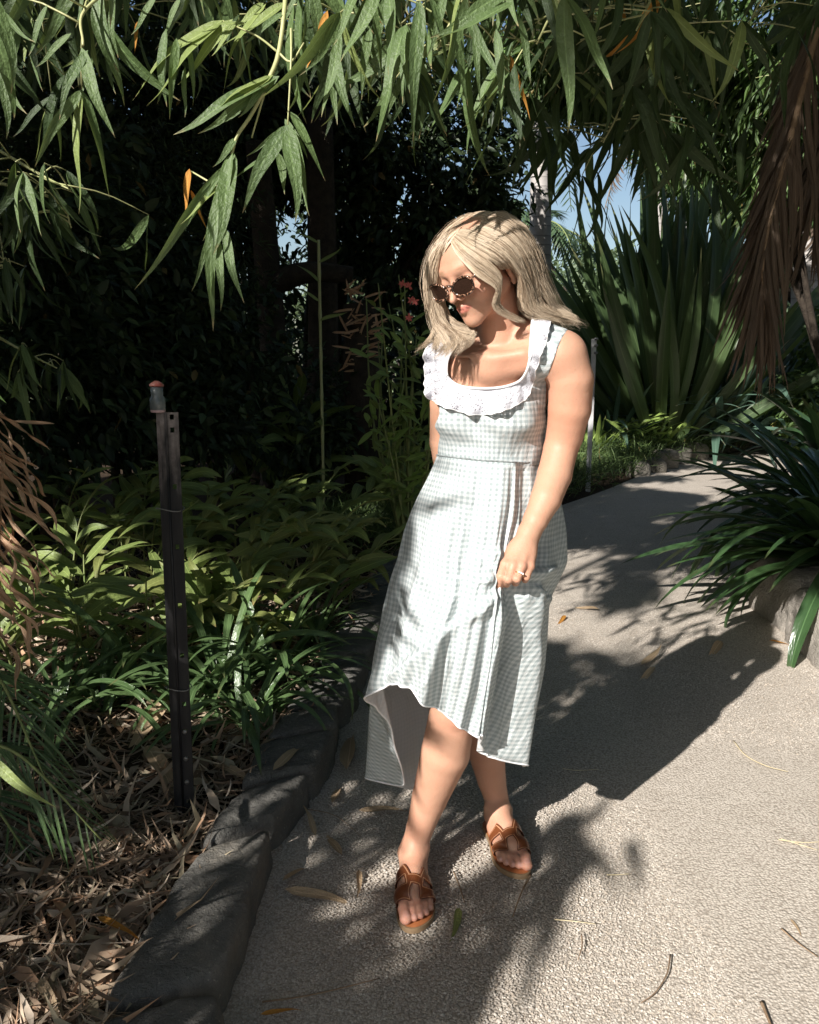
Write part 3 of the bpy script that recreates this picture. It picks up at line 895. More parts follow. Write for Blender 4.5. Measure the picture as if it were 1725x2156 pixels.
for fi, (R, o, m, W) in enumerate(feet):
    out2 = np.array([(m*0.004,0.070),(m*0.026,0.062),(m*0.033,0.035),(m*0.029,-0.01),(m*0.031,-0.05),(m*0.042,-0.095),(m*0.045,-0.130),(m*0.040,-0.165),(m*0.024,-0.190),(m*0.002,-0.195),(-m*0.022,-0.182),(-m*0.042,-0.155),(-m*0.049,-0.118),(-m*0.045,-0.08),(-m*0.036,-0.03),(-m*0.033,0.02),(-m*0.028,0.055)])
    o2 = catmull(np.vstack([out2, out2[:1]]), 91)[:-1]
    n = len(o2)
    sole = MB()
    V = [W((x, y, z)) for z, sc in ((0.0015, 0.98), (0.004, 1.0), (0.013, 1.0), (0.0150, 0.985)) for x, y in (o2 * np.array([sc, 1]) )]
    Fs = [(l * n + i, l * n + (i + 1) % n, (l + 1) * n + (i + 1) % n, (l + 1) * n + i) for l in range(3) for i in range(n)]
    Fs = [f if m > 0 else f[::-1] for f in Fs]
    Fs += [tuple(range(n)), tuple(3 * n + i for i in range(n))[::-1]]
    top = [W((x * 0.95, y * 0.985, 0.0165)) for x, y in o2]
    sandal = link('sandal', make_mesh('sandal', pp(V), Fs, [m_sole], smooth_sh=False), person)
    link('insole', make_mesh('insole', pp(top), [tuple(range(n))], [m_insole]), sandal)
    # upper: sheet laid over the foot, then cut to its outline
    ns, nt_ = 150, 100
    a = np.linspace(-1, 1, ns); b = np.linspace(0, 1, nt_)
    A, B = np.meshgrid(a, b, indexing='ij')
    yy = -0.137 + B * 0.080 + 0.012 * m * A * (1 - B) * -1
    yy = yy + 0.010 * (A ** 2) * 1.0
    phi = A * math.radians(104)
    half = np.interp(-yy, [0.02, 0.05, 0.09, 0.12, 0.15], [0.034, 0.036, 0.043, 0.047, 0.045])
    cxm = np.interp(-yy, [0.02, 0.05, 0.09, 0.14], [0.0, -0.001 * m, -0.002 * m, -0.002 * m])
    O = np.stack([cxm + np.sin(phi) * 0.12, yy, 0.026 + np.cos(phi) * 0.12], -1).reshape(-1, 3)
    Dn = np.stack([-np.sin(phi), np.zeros_like(phi), -np.cos(phi)], -1).reshape(-1, 3)
    OW = O @ R.T + o; DW = Dn @ R.T
    sub = Field(); sub.prims = [p for p in body.prims if p[7][2] < 0.14 and np.linalg.norm((p[7] - (o + R @ np.array([0, -0.08, 0.05])))[:2]) < 0.12]
    H_ = sub.march(OW, DW, 0.115, 0.0032)
    hl = (H_ - o) @ R
    hl = hl.reshape(ns, nt_, 3)
    for _ in range(3):
        hl[1:-1] = (hl[:-2] + hl[1:-1] * 2 + hl[2:]) / 4; hl[:, 1:-1] = (hl[:, :-2] + hl[:, 1:-1] * 2 + hl[:, 2:]) / 4
    cen = np.stack([cxm, yy, np.full_like(yy, 0.026)], -1)
    od = hl - cen; od /= np.linalg.norm(od, axis=2)[..., None] + 1e-9
    hl = hl + od * 0.0012
    low = hl[..., 2] < 0.016
    hl[..., 2] = np.maximum(hl[..., 2], 0.013)
    hl = hl.reshape(-1, 3)
    # strap outline in (A, B): two bands joined by a bar
    Af, Bf = A.ravel(), B.ravel()
    aw = np.abs(Af) * 0.075                 # metres across
    bw = Bf * 0.092
    def box_sd(cx, cy, hx, hy, x=aw, y=bw):
        dx = np.abs(x - cx) - hx; dy = np.abs(y - cy) - hy
        return np.hypot(np.maximum(dx, 0), np.maximum(dy, 0)) + np.minimum(np.maximum(dx, dy), 0)
    f = -box_sd(0, 0.046, 0.082, 0.045)
    taper_t = 0.006 + 0.10 * np.clip(bw - 0.062, 0, 1)
    f = np.minimum(f, np.maximum(aw - (0.0085 + 0.22 * np.clip(bw - 0.060, 0, 1)), 0.060 - bw))      # notch at the instep
    f = np.minimum(f, np.maximum(aw - (0.0075 + 0.42 * np.clip(0.034 - bw, 0, 1)), bw - 0.034))       # notch at the toes
    f = np.minimum(f, box_sd(0.045, 0.049, 0.0245, 0.0115))                                            # side windows
    g = np.arange(ns * nt_).reshape(ns, nt_)
    Tq = np.stack([g[:-1, :-1], g[1:, :-1], g[1:, 1:], g[:-1, 1:]], -1).reshape(-1, 4)
    sv, stt, at = clip_mesh(hl @ R.T + o, tris(Tq), f, [np.stack([f], 1)])
    st_o = link('strap', make_mesh('strap', pp(sv), stt, [m_leath], attrs={'edge': np.clip(at[0][:, 0] / 0.010, 0, 1)}), sandal)
    add_solidify(st_o, 0.0022, 0)

# ---- hair
def hair_mat(name, c1, c2):
    t = NT(name)
    uv = t.coord('UV'); sep = t.n('SeparateXYZ'); t.l(uv, sep.inputs[0])
    nz = t.noise(t.coord('Object'), 28, 3)
    f = t.math('ADD', t.math('MULTIPLY', sep.outputs[0], 0.6), t.math('MULTIPLY', nz, 0.45))
    c = t.ramp(f, [(0.15, c1), (0.62, c2)])
    return t.done(t.with_translucent(t.principled(c, 0.38, 0.5), c2, 0.15))
m_hair = hair_mat('blonde hair', (0.25, 0.16, 0.095), (0.74, 0.61, 0.455))
Q = lambda *a: [P(*x) for x in a]
guides_left = [
 Q((1045,447,1.83),(985,452,1.82),(925,500,1.815),(898,570,1.81),(898,640,1.80),(922,690,1.79),(905,716,1.77),(872,730,1.755)),
 Q((1028,450,1.80),(962,466,1.785),(913,525,1.775),(897,600,1.775),(907,665,1.775),(935,700,1.77),(922,728,1.76),(890,745,1.755)),
 Q((1003,457,1.772),(950,486,1.752),(914,545,1.758),(906,618,1.77),(920,672,1.775),(948,700,1.77),(944,730,1.752),(922,752,1.745)),
 Q((972,478,1.745),(940,512,1.735),(921,560,1.758),(918,620,1.78),(934,670,1.785),(958,698,1.785),(968,722,1.755),(950,748,1.742)),
 Q((949,510,1.728),(937,532,1.738),(928,567,1.772),(928,622,1.80),(948,672,1.80),(970,698,1.79),(985,716,1.762),(972,742,1.748))]
guides_front = [
 Q((949,510,1.722),(960,534,1.708),(982,560,1.694),(1006,582,1.690),(1032,600,1.692),(1043,618,1.700),(1040,640,1.708),(1054,660,1.718),(1088,678,1.735)),
 Q((953,503,1.726),(972,526,1.704),(1002,550,1.690),(1032,572,1.690),(1050,592,1.696),(1050,615,1.706),(1048,640,1.715),(1062,662,1.725),(1100,680,1.745)),
 Q((958,497,1.730),(985,518,1.702),(1018,540,1.690),(1043,560,1.692),(1056,582,1.700),(1054,610,1.712),(1055,638,1.722),(1074,662,1.735),(1108,676,1.755))]
guides_mid = [
 Q((958,497,1.730),(985,518,1.702),(1018,540,1.690),(1036,550,1.692),(1050,562,1.703),(1057,568,1.730)),
 Q((966,488,1.738),(1000,505,1.705),(1035,525,1.692),(1060,545,1.697),(1072,556,1.712),(1080,566,1.742)),
 Q((975,478,1.748),(1015,493,1.712),(1052,512,1.697),(1078,538,1.704),(1092,568,1.722),(1096,592,1.75))]
guides_right = [
 Q((970,484,1.742),(1010,502,1.708),(1045,522,1.695),(1074,546,1.702),(1090,578,1.725),(1092,612,1.75),(1104,644,1.765),(1128,662,1.775),(1150,672,1.78)),
 Q((982,472,1.765),(1025,484,1.722),(1065,508,1.708),(1092,540,1.718),(1104,585,1.740),(1110,622,1.755),(1130,650,1.770),(1150,668,1.78),(1166,688,1.79)),
 Q((1000,462,1.79),(1042,464,1.755),(1086,490,1.745),(1114,532,1.757),(1126,585,1.775),(1138,624,1.785),(1162,650,1.795),(1182,670,1.80),(1196,684,1.80)),
 Q((1020,453,1.81),(1058,451,1.80),(1103,480,1.800),(1131,535,1.815),(1144,590,1.83),(1158,626,1.835),(1180,650,1.84),(1194,670,1.83),(1208,686,1.83)),
 Q((1040,449,1.85),(1066,452,1.87),(1110,490,1.885),(1137,550,1.89),(1148,605,1.89),(1158,638,1.885),(1172,656,1.87),(1190,668,1.86),(1205,676,1.86)),
 Q((1045,452,1.88),(1060,472,1.92),(1095,530,1.94),(1115,590,1.94),(1125,640,1.93),(1128,660,1.92),(1136,676,1.90),(1144,686,1.88),(1150,690,1.87)),
 Q((1040,460,1.90),(1030,500,1.94),(1050,560,1.95),(1070,620,1.94),(1080,655,1.93),(1085,685,1.92),(1088,700,1.90),(1090,708,1.89),(1092,710,1.88))]
ears_tuck = None


def strands(sheet, count, seed, rad, jit, curl, nseg=17, spread_end=1.0, flyaway=0.0, clump=26, wave=0.009, short=0.0):
    r = np.random.default_rng(seed)
    Gd = np.array([catmull(g, nseg) for g in sheet])
    ng = len(Gd)
    Vs, Fs, Us = [], [], []
    base = 0
    k = 3
    clp = r.uniform(0, 6.28, 400)
    for i in range(count):
        a = r.uniform(0, ng - 1 - 1e-6); c_id = int(a / (ng - 1) * clump)
        ac = (c_id + 0.5) / clump * (ng - 1)
        tt = np.linspace(0, 1, nseg)
        aa = a + (ac - a) * 0.38 * tt ** 1.5
        lo = aa.astype(int); lo = np.minimum(lo, ng - 2); f = (aa - lo)[:, None]
        p = Gd[lo, np.arange(nseg)] * (1 - f) + Gd[lo + 1, np.arange(nseg)] * f
        depth = r.uniform(-1, 1)
        ctr = HL + np.array([0.02, 0.03, 0.0])
        rad_d = p - ctr; rad_d /= np.linalg.norm(rad_d, axis=1)[:, None]
        p = p + rad_d * (jit * (r.uniform(-1.0, 0.35)) * (0.25 + tt[:, None]))
        ph = clp[c_id] + r.normal() * 0.35
        w = curl * tt ** 2.2
        fr_ = 9 + 3 * math.sin(c_id * 1.7)
        p[:, 0] += w * np.cos(ph + fr_ * tt) + r.normal() * 0.0015 * tt
        p[:, 1] += w * np.sin(ph + fr_ * tt) * 0.8
        p[:, 2] += w * 0.35 * np.sin(ph * 1.3 + fr_ * tt)
        wav = 0.0012 * np.sin(tt * r.uniform(14, 30) + r.uniform(0, 6)) * tt
        p[:, 0] += wav
        sw = wave * smooth((tt - .25) / .5) * np.sin(tt * 13.0 + a * 0.9 + 0.4 * math.sin(a * 5))
        p[:, 0] += sw; p[:, 1] -= 0.7 * sw * math.cos(a * 2.0); p[:, 2] += 0.25 * sw
        if r.uniform() < flyaway:
            p += rad_d * (r.uniform(0.003, 0.016) * tt[:, None] ** 0.7) + np.cumsum(r.normal(size=(nseg, 3)) * 0.0008, 0)
        end = nseg if r.uniform() < 0.25 else int(nseg * r.uniform(0.62, 1))
        if r.uniform() < short: end = int(nseg * r.uniform(0.44, 0.62))
        p = p[:end]; n = len(p)
        # keep every strand outside the skull cap
        pl_ = ((p - HL) @ HM / HS - np.array([0, 0.030, 0.033])) / np.array([0.0735, 0.086, 0.0715])
        nr_ = np.linalg.norm(pl_, axis=1); lift = 1.0 + 0.05 * (a * 7.3 % 1)
        m_ = nr_ < lift
        if m_.any():
            pl_[m_] *= (lift / nr_[m_])[:, None]
            p[m_] = ((pl_[m_] * np.array([0.0735, 0.086, 0.0715]) + np.array([0, 0.030, 0.033])) * HS) @ HM.T + HL
        T = np.gradient(p, axis=0); T /= np.linalg.norm(T, axis=1)[:, None] + 1e-9
        A = np.cross(T, [0.3, 1.0, 0.1]); A /= np.linalg.norm(A, axis=1)[:, None] + 1e-9
        B = np.cross(A, T)
        rd_ = rad * r.uniform(0.6, 1.3) * (1 - 0.75 * np.linspace(0, 1, n) ** 3)
        th = np.arange(k) * 2.0944
        V = p[:, None] + rd_[:, None, None] * (np.cos(th)[None, :, None] * A[:, None] + np.sin(th)[None, :, None] * B[:, None])
        Vs.append(V.reshape(-1, 3)); g = np.arange(n * k).reshape(n, k) + base
        Fs.append(np.stack([g[:-1], np.roll(g, -1, 1)[:-1], np.roll(g, -1, 1)[1:], g[1:]], -1).reshape(-1, 4))
        uu = r.uniform(0, 1) if r.uniform() < 0.6 else (math.sin(c_id * 2.1) * 0.5 + 0.5)
        Us.append(np.stack([np.full(n * k, uu), np.repeat(np.linspace(0, 1, n), k)], 1))
        base += n * k
    return np.vstack(Vs), np.vstack(Fs), np.vstack(Us)


# a soft undercoat so the scalp never shows
hf = Field()
hf.ell((0, 0.030, 0.033), (0.0715, 0.084, 0.0695), k=0.02, M=HW, RM=HM)
for g, r0 in ((guides_right[2], 0.014), (guides_right[3], 0.020), (guides_right[4], 0.020), (guides_right[5], 0.024), (guides_right[6], 0.020)):
    gg = catmull(g, 9)[1:7]
    gg = gg + (HL + np.array([0.01, 0.02, 0.0]) - gg) * 0.22
    hf.chain(gg, [r0 * 0.7, r0 * 0.9, r0, r0, r0 * 0.8, r0 * 0.5], 0.02)
hv, hq = hf.nets((-0.15, 1.55, 1.25), (0.5, 2.1, 1.72), 0.004)
hair = link('hair', make_mesh('hair', pp(hv), hq, [m_hair], uv=np.stack([0.25 + 0.25 * vnoise(hv, 60, 2), hv[:, 2]], 1)), person)
v1 = strands(guides_left, 2100, 1, 0.00046, 0.012, 0.017, flyaway=0.05, clump=15)
v2 = strands(guides_right, 4000, 2, 0.00046, 0.012, 0.013, flyaway=0.05, clump=38)
v4 = strands(guides_front, 1000, 3, 0.00045, 0.006, 0.004, flyaway=0.03, clump=9, wave=0.004, short=0.72)
v5 = strands(guides_mid, 900, 4, 0.00046, 0.006, 0.0, flyaway=0.02, clump=12, wave=0.0)
v3 = strands(guides_right[2:6], 380, 5, 0.0003, 0.012, 0.016, flyaway=0.9, clump=20)
for nm, vv in (('hair_lock', v1), ('hair_lock', v2), ('hair_lock', v4), ('hair_lock', v5), ('loose_hair', v3)):
    link(nm, make_mesh(nm, pp(vv[0]), vv[1], [m_hair], uv=vv[2]), hair)
# ------------------------------------------------------------------ ground, path
def ground_mat(name, cols, grain, bumps, peb=True):
    t = NT(name)
    co = t.coord('Object')
    big = t.noise(co, 1.3, 5); mid = t.noise(co, 9, 5); fine = t.noise(co, 160, 3)
    c = t.ramp(t.math('ADD', t.math('MULTIPLY', big, 0.5), t.math('MULTIPLY', mid, 0.5)), [(0.35, cols[0]), (0.65, cols[1])])
    vo = t.n('TexVoronoi', feature='F1'); vo.inputs['Scale'].default_value = grain; t.l(co, vo.inputs['Vector'])
    pc = t.ramp(vo.outputs['Color'], [(0.0, cols[2]), (1.0, cols[3])])
    c = t.mix(0.55, c, pc)
    ed = t.ramp(vo.outputs['Distance'], [(0.25, (1, 1, 1)), (0.75, (0.62, 0.6, 0.58))])
    c = t.mix(1.0, c, ed, 'MULTIPLY')
    h = t.math('SUBTRACT', t.math('MULTIPLY', fine, 0.4), vo.outputs['Distance'])
    nb = t.bump(h, bumps, 0.006)
    nb = t.bump(mid, 0.2, 0.02, nb)
    return t.done(t.principled(c, 0.92, 0.15, nb))


m_gravel = ground_mat('gravel', [(0.48, 0.425, 0.36), (0.64, 0.585, 0.515), (0.50, 0.445, 0.38), (0.70, 0.64, 0.565)], 150, 0.4)
m_soil = ground_mat('garden soil', [(0.035, 0.026, 0.018), (0.07, 0.05, 0.032), (0.03, 0.02, 0.014), (0.10, 0.07, 0.045)], 60, 0.7)

# bare earth of the whole garden
gx = np.concatenate([np.linspace(-70, -6, 12), np.linspace(-5, 6, 80), np.linspace(7, 80, 14)])
gy = np.concatenate([np.linspace(-40, -2, 8), np.linspace(-1.5, 10, 90), np.linspace(11, 140, 22)])
X, Y = np.meshgrid(gx, gy, indexing='ij')
left_edge = [G(470, 2300), G(500, 2156), G(545, 2010), G(612, 1800), G(705, 1600), G(775, 1460), G(832, 1300), G(900, 1190), G(1040, 1115), G(1180, 1066), G(1300, 1022), G(1395, 985), G(1480, 966), G(1600, 946), G(1725, 938)]
left_edge = np.vstack([[(-0.85, -3, 0), (-0.60, 0, 0)], np.array(left_edge)])
right_edge = np.array([(2.1, -3, 0), (2.1, 1.0, 0), (2.05, 2.6, 0), (1.95, 3.2, 0), G(1612, 1330), G(1600, 1240), G(1592, 1150), G(1600, 1085), G(1680, 1040), G(1800, 1010), G(1990, 985)])
le = catmull(left_edge, 200); re = catmull(right_edge, 200)
le[:, 0] -= 0.10 * smooth((5.5 - le[:, 1]) / 0.8)
re[:, 0] += 0.22
def dist_line(x, y, line):
    d = np.full(x.shape, 1e9)
    for i in range(0, len(line), 2):
        d = np.minimum(d, np.hypot(x - line[i, 0], y - line[i, 1]))
    return d
dl = dist_line(X, Y, le[:, :2])
onleft = (X < np.interp(Y, le[:150, 1], le[:150, 0]))
Zs = -0.03 + 0.0 * X
Zs = np.where(onleft, -0.03 + 0.10 * smooth((dl - 0.12) / 0.25) + 0.02 * np.sin(X * 5) * np.sin(Y * 4.3) * smooth((dl - .3) / .5), Zs)
g = np.arange(X.size).reshape(X.shape)
gf = np.stack([g[:-1, :-1], g[1:, :-1], g[1:, 1:], g[:-1, 1:]], -1).reshape(-1, 4)
tag(link('ground', make_mesh('ground', np.stack([X, Y, Zs], -1).reshape(-1, 3), gf, [m_soil])), kind='structure')
nl = 160
a = np.linspace(0, 1, 24)
pv = []
for i in range(nl):
    p, q = le[int(i * 199 / (nl - 1))], re[int(i * 199 / (nl - 1))]
    pv.append(p[None] * (1 - a[:, None]) + q[None] * a[:, None])
pv = np.array(pv); 
pv[..., 2] = 0.006 * np.sin(pv[..., 0] * 3.1 + 1) * np.sin(pv[..., 1] * 2.3) + 0.002 * vnoise(pv.reshape(-1, 3), 9, 4).reshape(pv.shape[:2])
g = np.arange(nl * 24).reshape(nl, 24)
gf = np.stack([g[:-1, :-1], g[:-1, 1:], g[1:, 1:], g[1:, :-1]], -1).reshape(-1, 4)
tag(link('gravel_path', make_mesh('gravel_path', pv.reshape(-1, 3), gf, [m_gravel])), kind='structure')

# loose stones of the gravel, near the camera
def rocks(n, pos, size, seed, mat, name, kind='stuff', cols=None):
    r = np.random.default_rng(seed)
    th0 = np.arange(5) * 2 * np.pi / 5
    ico = np.vstack([[(0.1, 0, 0.75)], np.stack([np.cos(th0), np.sin(th0), -0.25 + 0 * th0], 1)])
    f = np.array([(0, k + 1, (k + 1) % 5 + 1) for k in range(5)])
    V = np.repeat(ico[None], n, 0) * (1 + r.uniform(-0.3, 0.3, (n, 6, 1))) + np.array([1, 1, 0]) * np.concatenate([r.uniform(-.45, .45, (n, 1, 3)), np.zeros((n, 5, 3))], 1)
    V *= r.uniform(0.6, 1.3, (n, 1, 3)) * np.array([1, 1, 0.8])
    th = r.uniform(0, 6.28, n); c, s = np.cos(th), np.sin(th)
    V = np.stack([V[..., 0] * c[:, None] - V[..., 1] * s[:, None], V[..., 0] * s[:, None] + V[..., 1] * c[:, None], V[..., 2]], -1)
    V = V * size[:, None, None] + pos[:, None]
    Fs = (f[None] + np.arange(n)[:, None, None] * 6).reshape(-1, 3)
    C = np.repeat(cols, 6, 0)
    return tag(link(name, make_mesh(name, V.reshape(-1, 3), Fs, [mat], colors=C, smooth_sh=False)), kind=kind)
def attr_mat(name, rough=0.9, spec=0.2, tr=0.0, nscale=60, amt=0.35):
    t = NT(name); at = t.n('Attribute', attribute_name='Col')
    n = t.noise(t.coord('Object'), nscale, 3)
    dark = t.mix(1.0, at.outputs['Color'], (0.45, 0.42, 0.40), 'MULTIPLY')
    c = t.mix(t.math('MULTIPLY', n, amt * 1.6), at.outputs['Color'], dark)
    sh = t.principled(c, rough, spec, t.bump(n, 0.2, 0.002))
    if tr: sh = t.with_translucent(sh, at.outputs['Color'], tr)
    return t.done(sh)
m_pebble = attr_mat('pebble')
r = np.random.default_rng(3)
N = 165000
yy = 1.25 + 4.0 * r.uniform(0, 1, N) ** 1.5
tq_ = r.uniform(0, 1, N)
lx = np.interp(yy, le[:110, 1], le[:110, 0])
xx = lx + tq_ ** 1.05 * (0.56 * yy + 0.25 - lx) 
keep = (xx < np.interp(yy, [1, 3.2, 3.3, 3.8, 4.5, 5.6], [1.95, 1.9, 1.72, 1.76, 2.0, 2.3]))
keep &= ((r.uniform(0, 1, N) < 0.80 + 0.20 * np.exp(-np.maximum(xx - lx - 0.3, 0) * 2.2) + 0.3 * (vnoise(np.stack([xx, yy, 0 * xx], 1), 4, 8) > 0.3)))
xx, yy = xx[keep], yy[keep]
n = len(xx)
cbase = np.array([[0.57, 0.515, 0.45], [0.66, 0.605, 0.535], [0.46, 0.41, 0.355], [0.74, 0.685, 0.61], [0.60, 0.52, 0.43]])
rocks(n, np.stack([xx, yy, np.full(n, 0.0008)], 1), r.uniform(0.0013, 0.0034, n) * (1 + 0.5 * (r.uniform(0, 1, n) > 0.96)), 4, m_pebble, 'gravel', cols=cbase[r.integers(0, 5, n)])

# ------------------------------------------------------------------ stone kerbs
def stone_mat(name, c1, c2, c3):
    t = NT(name); co = t.coord('Object')
    n1 = t.noise(co, 7, 6, 0.65); n2 = t.noise(co, 60, 5, 0.7); oi = t.n('ObjectInfo').outputs['Random']
    c = t.ramp(t.math('ADD', t.math('MULTIPLY', n1, 0.8), t.math('MULTIPLY', oi, 0.2)), [(0.3, c1), (0.55, c2), (0.8, c3)])
    c = t.mix(t.math('MULTIPLY', n2, 0.6), c, tuple(x * 0.45 for x in c1))
    c = t.mix(t.math('MULTIPLY', t.ramp(t.noise(co, 130, 3), [(0.62, (0, 0, 0)), (0.72, (1, 1, 1))]), 0.5), c, tuple(min(1, x * 1.5) for x in c3))
    nb = t.bump(n2, 0.9, 0.012); nb = t.bump(t.noise(co, 22, 6, 0.7), 0.7, 0.03, nb); nb = t.bump(t.noise(co, 190, 3), 0.5, 0.004, nb)
    return t.done(t.principled(c, 0.88, 0.2, nb))
m_blue = stone_mat('dark basalt', (0.13, 0.13, 0.12), (0.23, 0.22, 0.20), (0.36, 0.32, 0.26))
m_pale = stone_mat('pale sandstone', (0.34, 0.31, 0.27), (0.47, 0.43, 0.38), (0.58, 0.54, 0.48))


def stone_mesh(corners, z0, z1, seed, mat, n=(9, 9, 6), rough=0.010, power=5.0):
    """corners: 4 xy points a b c d round the top; a lumpy block with worn edges"""
    c = np.array([[p[0], p[1]] for p in corners]); cen = c.mean(0)
    Vs = {}; V = []; Fs = []
    def vid(p):
        k = tuple(np.round(p, 5))
        if k not in Vs: Vs[k] = len(V); V.append(p)
        return Vs[k]
    for ax in range(3):
        o1, o2 = [i for i in range(3) if i != ax]
        for sg in (-1, 1):
            A = np.linspace(-1, 1, n[o1] + 1); B = np.linspace(-1, 1, n[o2] + 1)
            for i in range(n[o1]):
                for j in range(n[o2]):
                    q = []
                    for (ii, jj) in ((i, j), (i + 1, j), (i + 1, j + 1), (i, j + 1)):
                        p = [0, 0, 0]; p[ax] = sg; p[o1] = A[ii]; p[o2] = B[jj]; q.append(vid(tuple(p)))
                    flip = (sg > 0) ^ (ax == 1)
                    Fs.append(q if flip else q[::-1])
    V = np.array(V, float)
    nrm = (np.abs(V) ** power).sum(1) ** (1 / power)
    V = V / nrm[:, None]
    r = np.random.default_rng(seed)
    a, b, zz = (V[:, 0] + 1) / 2, (V[:, 1] + 1) / 2, (V[:, 2] + 1) / 2
    W = (1 - a)[:, None] * (1 - b)[:, None] * c[0] + a[:, None] * (1 - b)[:, None] * c[1] + a[:, None] * b[:, None] * c[2] + (1 - a)[:, None] * b[:, None] * c[3]
    out = np.column_stack([W, z0 + (z1 - z0) * zz])
    # bottom flares out a touch, as hewn blocks do
    out[:, :2] += (out[:, :2] - cen) * (0.05 * (1 - zz))[:, None]
    d = out - np.array([*cen, (z0 + z1) / 2]); d /= np.linalg.norm(d, axis=1)[:, None]
    nz = vnoise(out + r.uniform(0, 9, 3), 9, seed) * 0.6 + vnoise(out, 30, seed + 1) * 0.4 + vnoise(out, 75, seed + 2) * 0.22 + 0.12 * vnoise(out * np.array([1, 1, 3]), 150, seed + 3) + 0.35 * np.abs(vnoise(out * np.array([1.0, 1.0, 2.5]), 16, seed + 4))
    out += d * (nz * rough)[:, None]
    return make_mesh('stone', out, Fs, [mat])


kerb = empty('stone_kerb', G(600, 1750), 'kerb of rough dark stones between the leaf litter and the gravel', 'stone kerb')
zt = 0.105
joints = [((60, 2330), (505, 2300)), ((215, 2118), (462, 2060)), ((418, 1782), (590, 1722)), ((512, 1658), (660, 1622)), ((560, 1562), (706, 1532)), ((592, 1500), (716, 1478)),
          ((640, 1436), (748, 1424)), ((672, 1388), (775, 1368)), ((690, 1340), (800, 1322)), ((735, 1284), (822, 1268)), ((760, 1232), (842, 1222)), ((800, 1190), (880, 1180)), ((850, 1150), (930, 1140))]
for i in range(len(joints) - 1):
    (l0, r0), (l1, r1) = joints[i], joints[i + 1]
    dz = rng.uniform(-0.016, 0.022)
    A, B, C_, D = G(*l0, zt), G(*r0, zt), G(*r1, zt), G(*l1, zt)
    gapv = 0.028 / max(1, 1)
    g_ = 0.012 / max(0.1, np.linalg.norm(D - A))
    A2, D2 = A + (D - A) * g_, D - (D - A) * g_; B2, C2 = B + (C_ - B) * g_, C_ - (C_ - B) * g_
    j_ = [np.array([rng.uniform(-.02, .02), rng.uniform(-.006, .006), 0]) for _ in range(4)]
    A2, B2, C2, D2 = A2 + j_[0], B2 + j_[1], C2 + j_[2], D2 + j_[3]
    cx = (A + B + C_ + D) / 4; off = np.array([cx[0], cx[1], 0])
    big = np.linalg.norm(D - A) > 0.4
    me = stone_mesh([p - off for p in (A2, B2, C2, D2)], -0.05, zt + dz, 20 + i, m_blue, (22, 36 if big else 20, 12), 0.013, 9)
    o = link('stone', me, kerb, loc=off - np.array(kerb.location))

wall = empty('stone_step_wall', G(1690, 1402), 'low wall of pale weathered stone blocks at the right edge of the path', 'stone wall')
wj = [((1725, 1410), (2090, 1560)), ((1680, 1300), (1990, 1360)), ((1625, 1235), (1880, 1240)), ((1612, 1150), (1800, 1150)), ((1600, 1090), (1760, 1080)), ((1604, 1035), (1760, 1030))]
fixed = [(1.96, 2.75, 2.7, 3.22), (1.76, 3.26, 2.5, 3.70), (1.82, 3.75, 2.5, 4.22), (2.02, 4.27, 2.6, 4.85), (2.28, 4.9, 2.9, 5.45), (2.52, 5.5, 3.1, 6.2)]
hts = [0.25, 0.27, 0.29, 0.27, 0.25, 0.25]
for i, (x0, y0, x1, y1) in enumerate(fixed):
    cx, cy = (x0 + x1) / 2, (y0 + y1) / 2
    me = stone_mesh([(x0 - cx, y0 - cy), (x1 - cx, y0 - cy + 0.04), (x1 - cx, y1 - cy), (x0 - cx + 0.02 * (i % 2), y1 - cy)], -0.04, hts[i], 60 + i, m_pale, (18, 18, 12), 0.026, 9)
    link('stone', me, wall, loc=np.array([cx, cy, 0]) - np.array(wall.location))

m_grey = stone_mat('grey fieldstone', (0.17, 0.155, 0.13), (0.27, 0.25, 0.21), (0.38, 0.35, 0.30))
edge = empty('far_stone_edging', G(1430, 985), 'row of small pale stones edging the bend of the path beyond the grass mound', 'stone edging')
for i, (u, v, s) in enumerate([(1375, 992, .15), (1400, 985, .14), (1425, 976, .16), (1455, 966, .20), (1505, 952, .13), (1528, 948, .15), (1556, 944, .17), (1585, 940, .15), (1614, 938, .16), (1345, 1000, .12)]):
    c = G(u, v)
    me = stone_mesh([(-s, -s * .8), (s, -s * .7), (s * .9, s), (-s, s)], -0.05, 0.20 if i in (1, 2, 3) else 0.15, 80 + i, m_grey, (5, 5, 4), 0.03, 5)
    link('stone', me, edge, loc=c - np.array(edge.location), rot=(0, 0, rng.uniform(-.5, .5)))

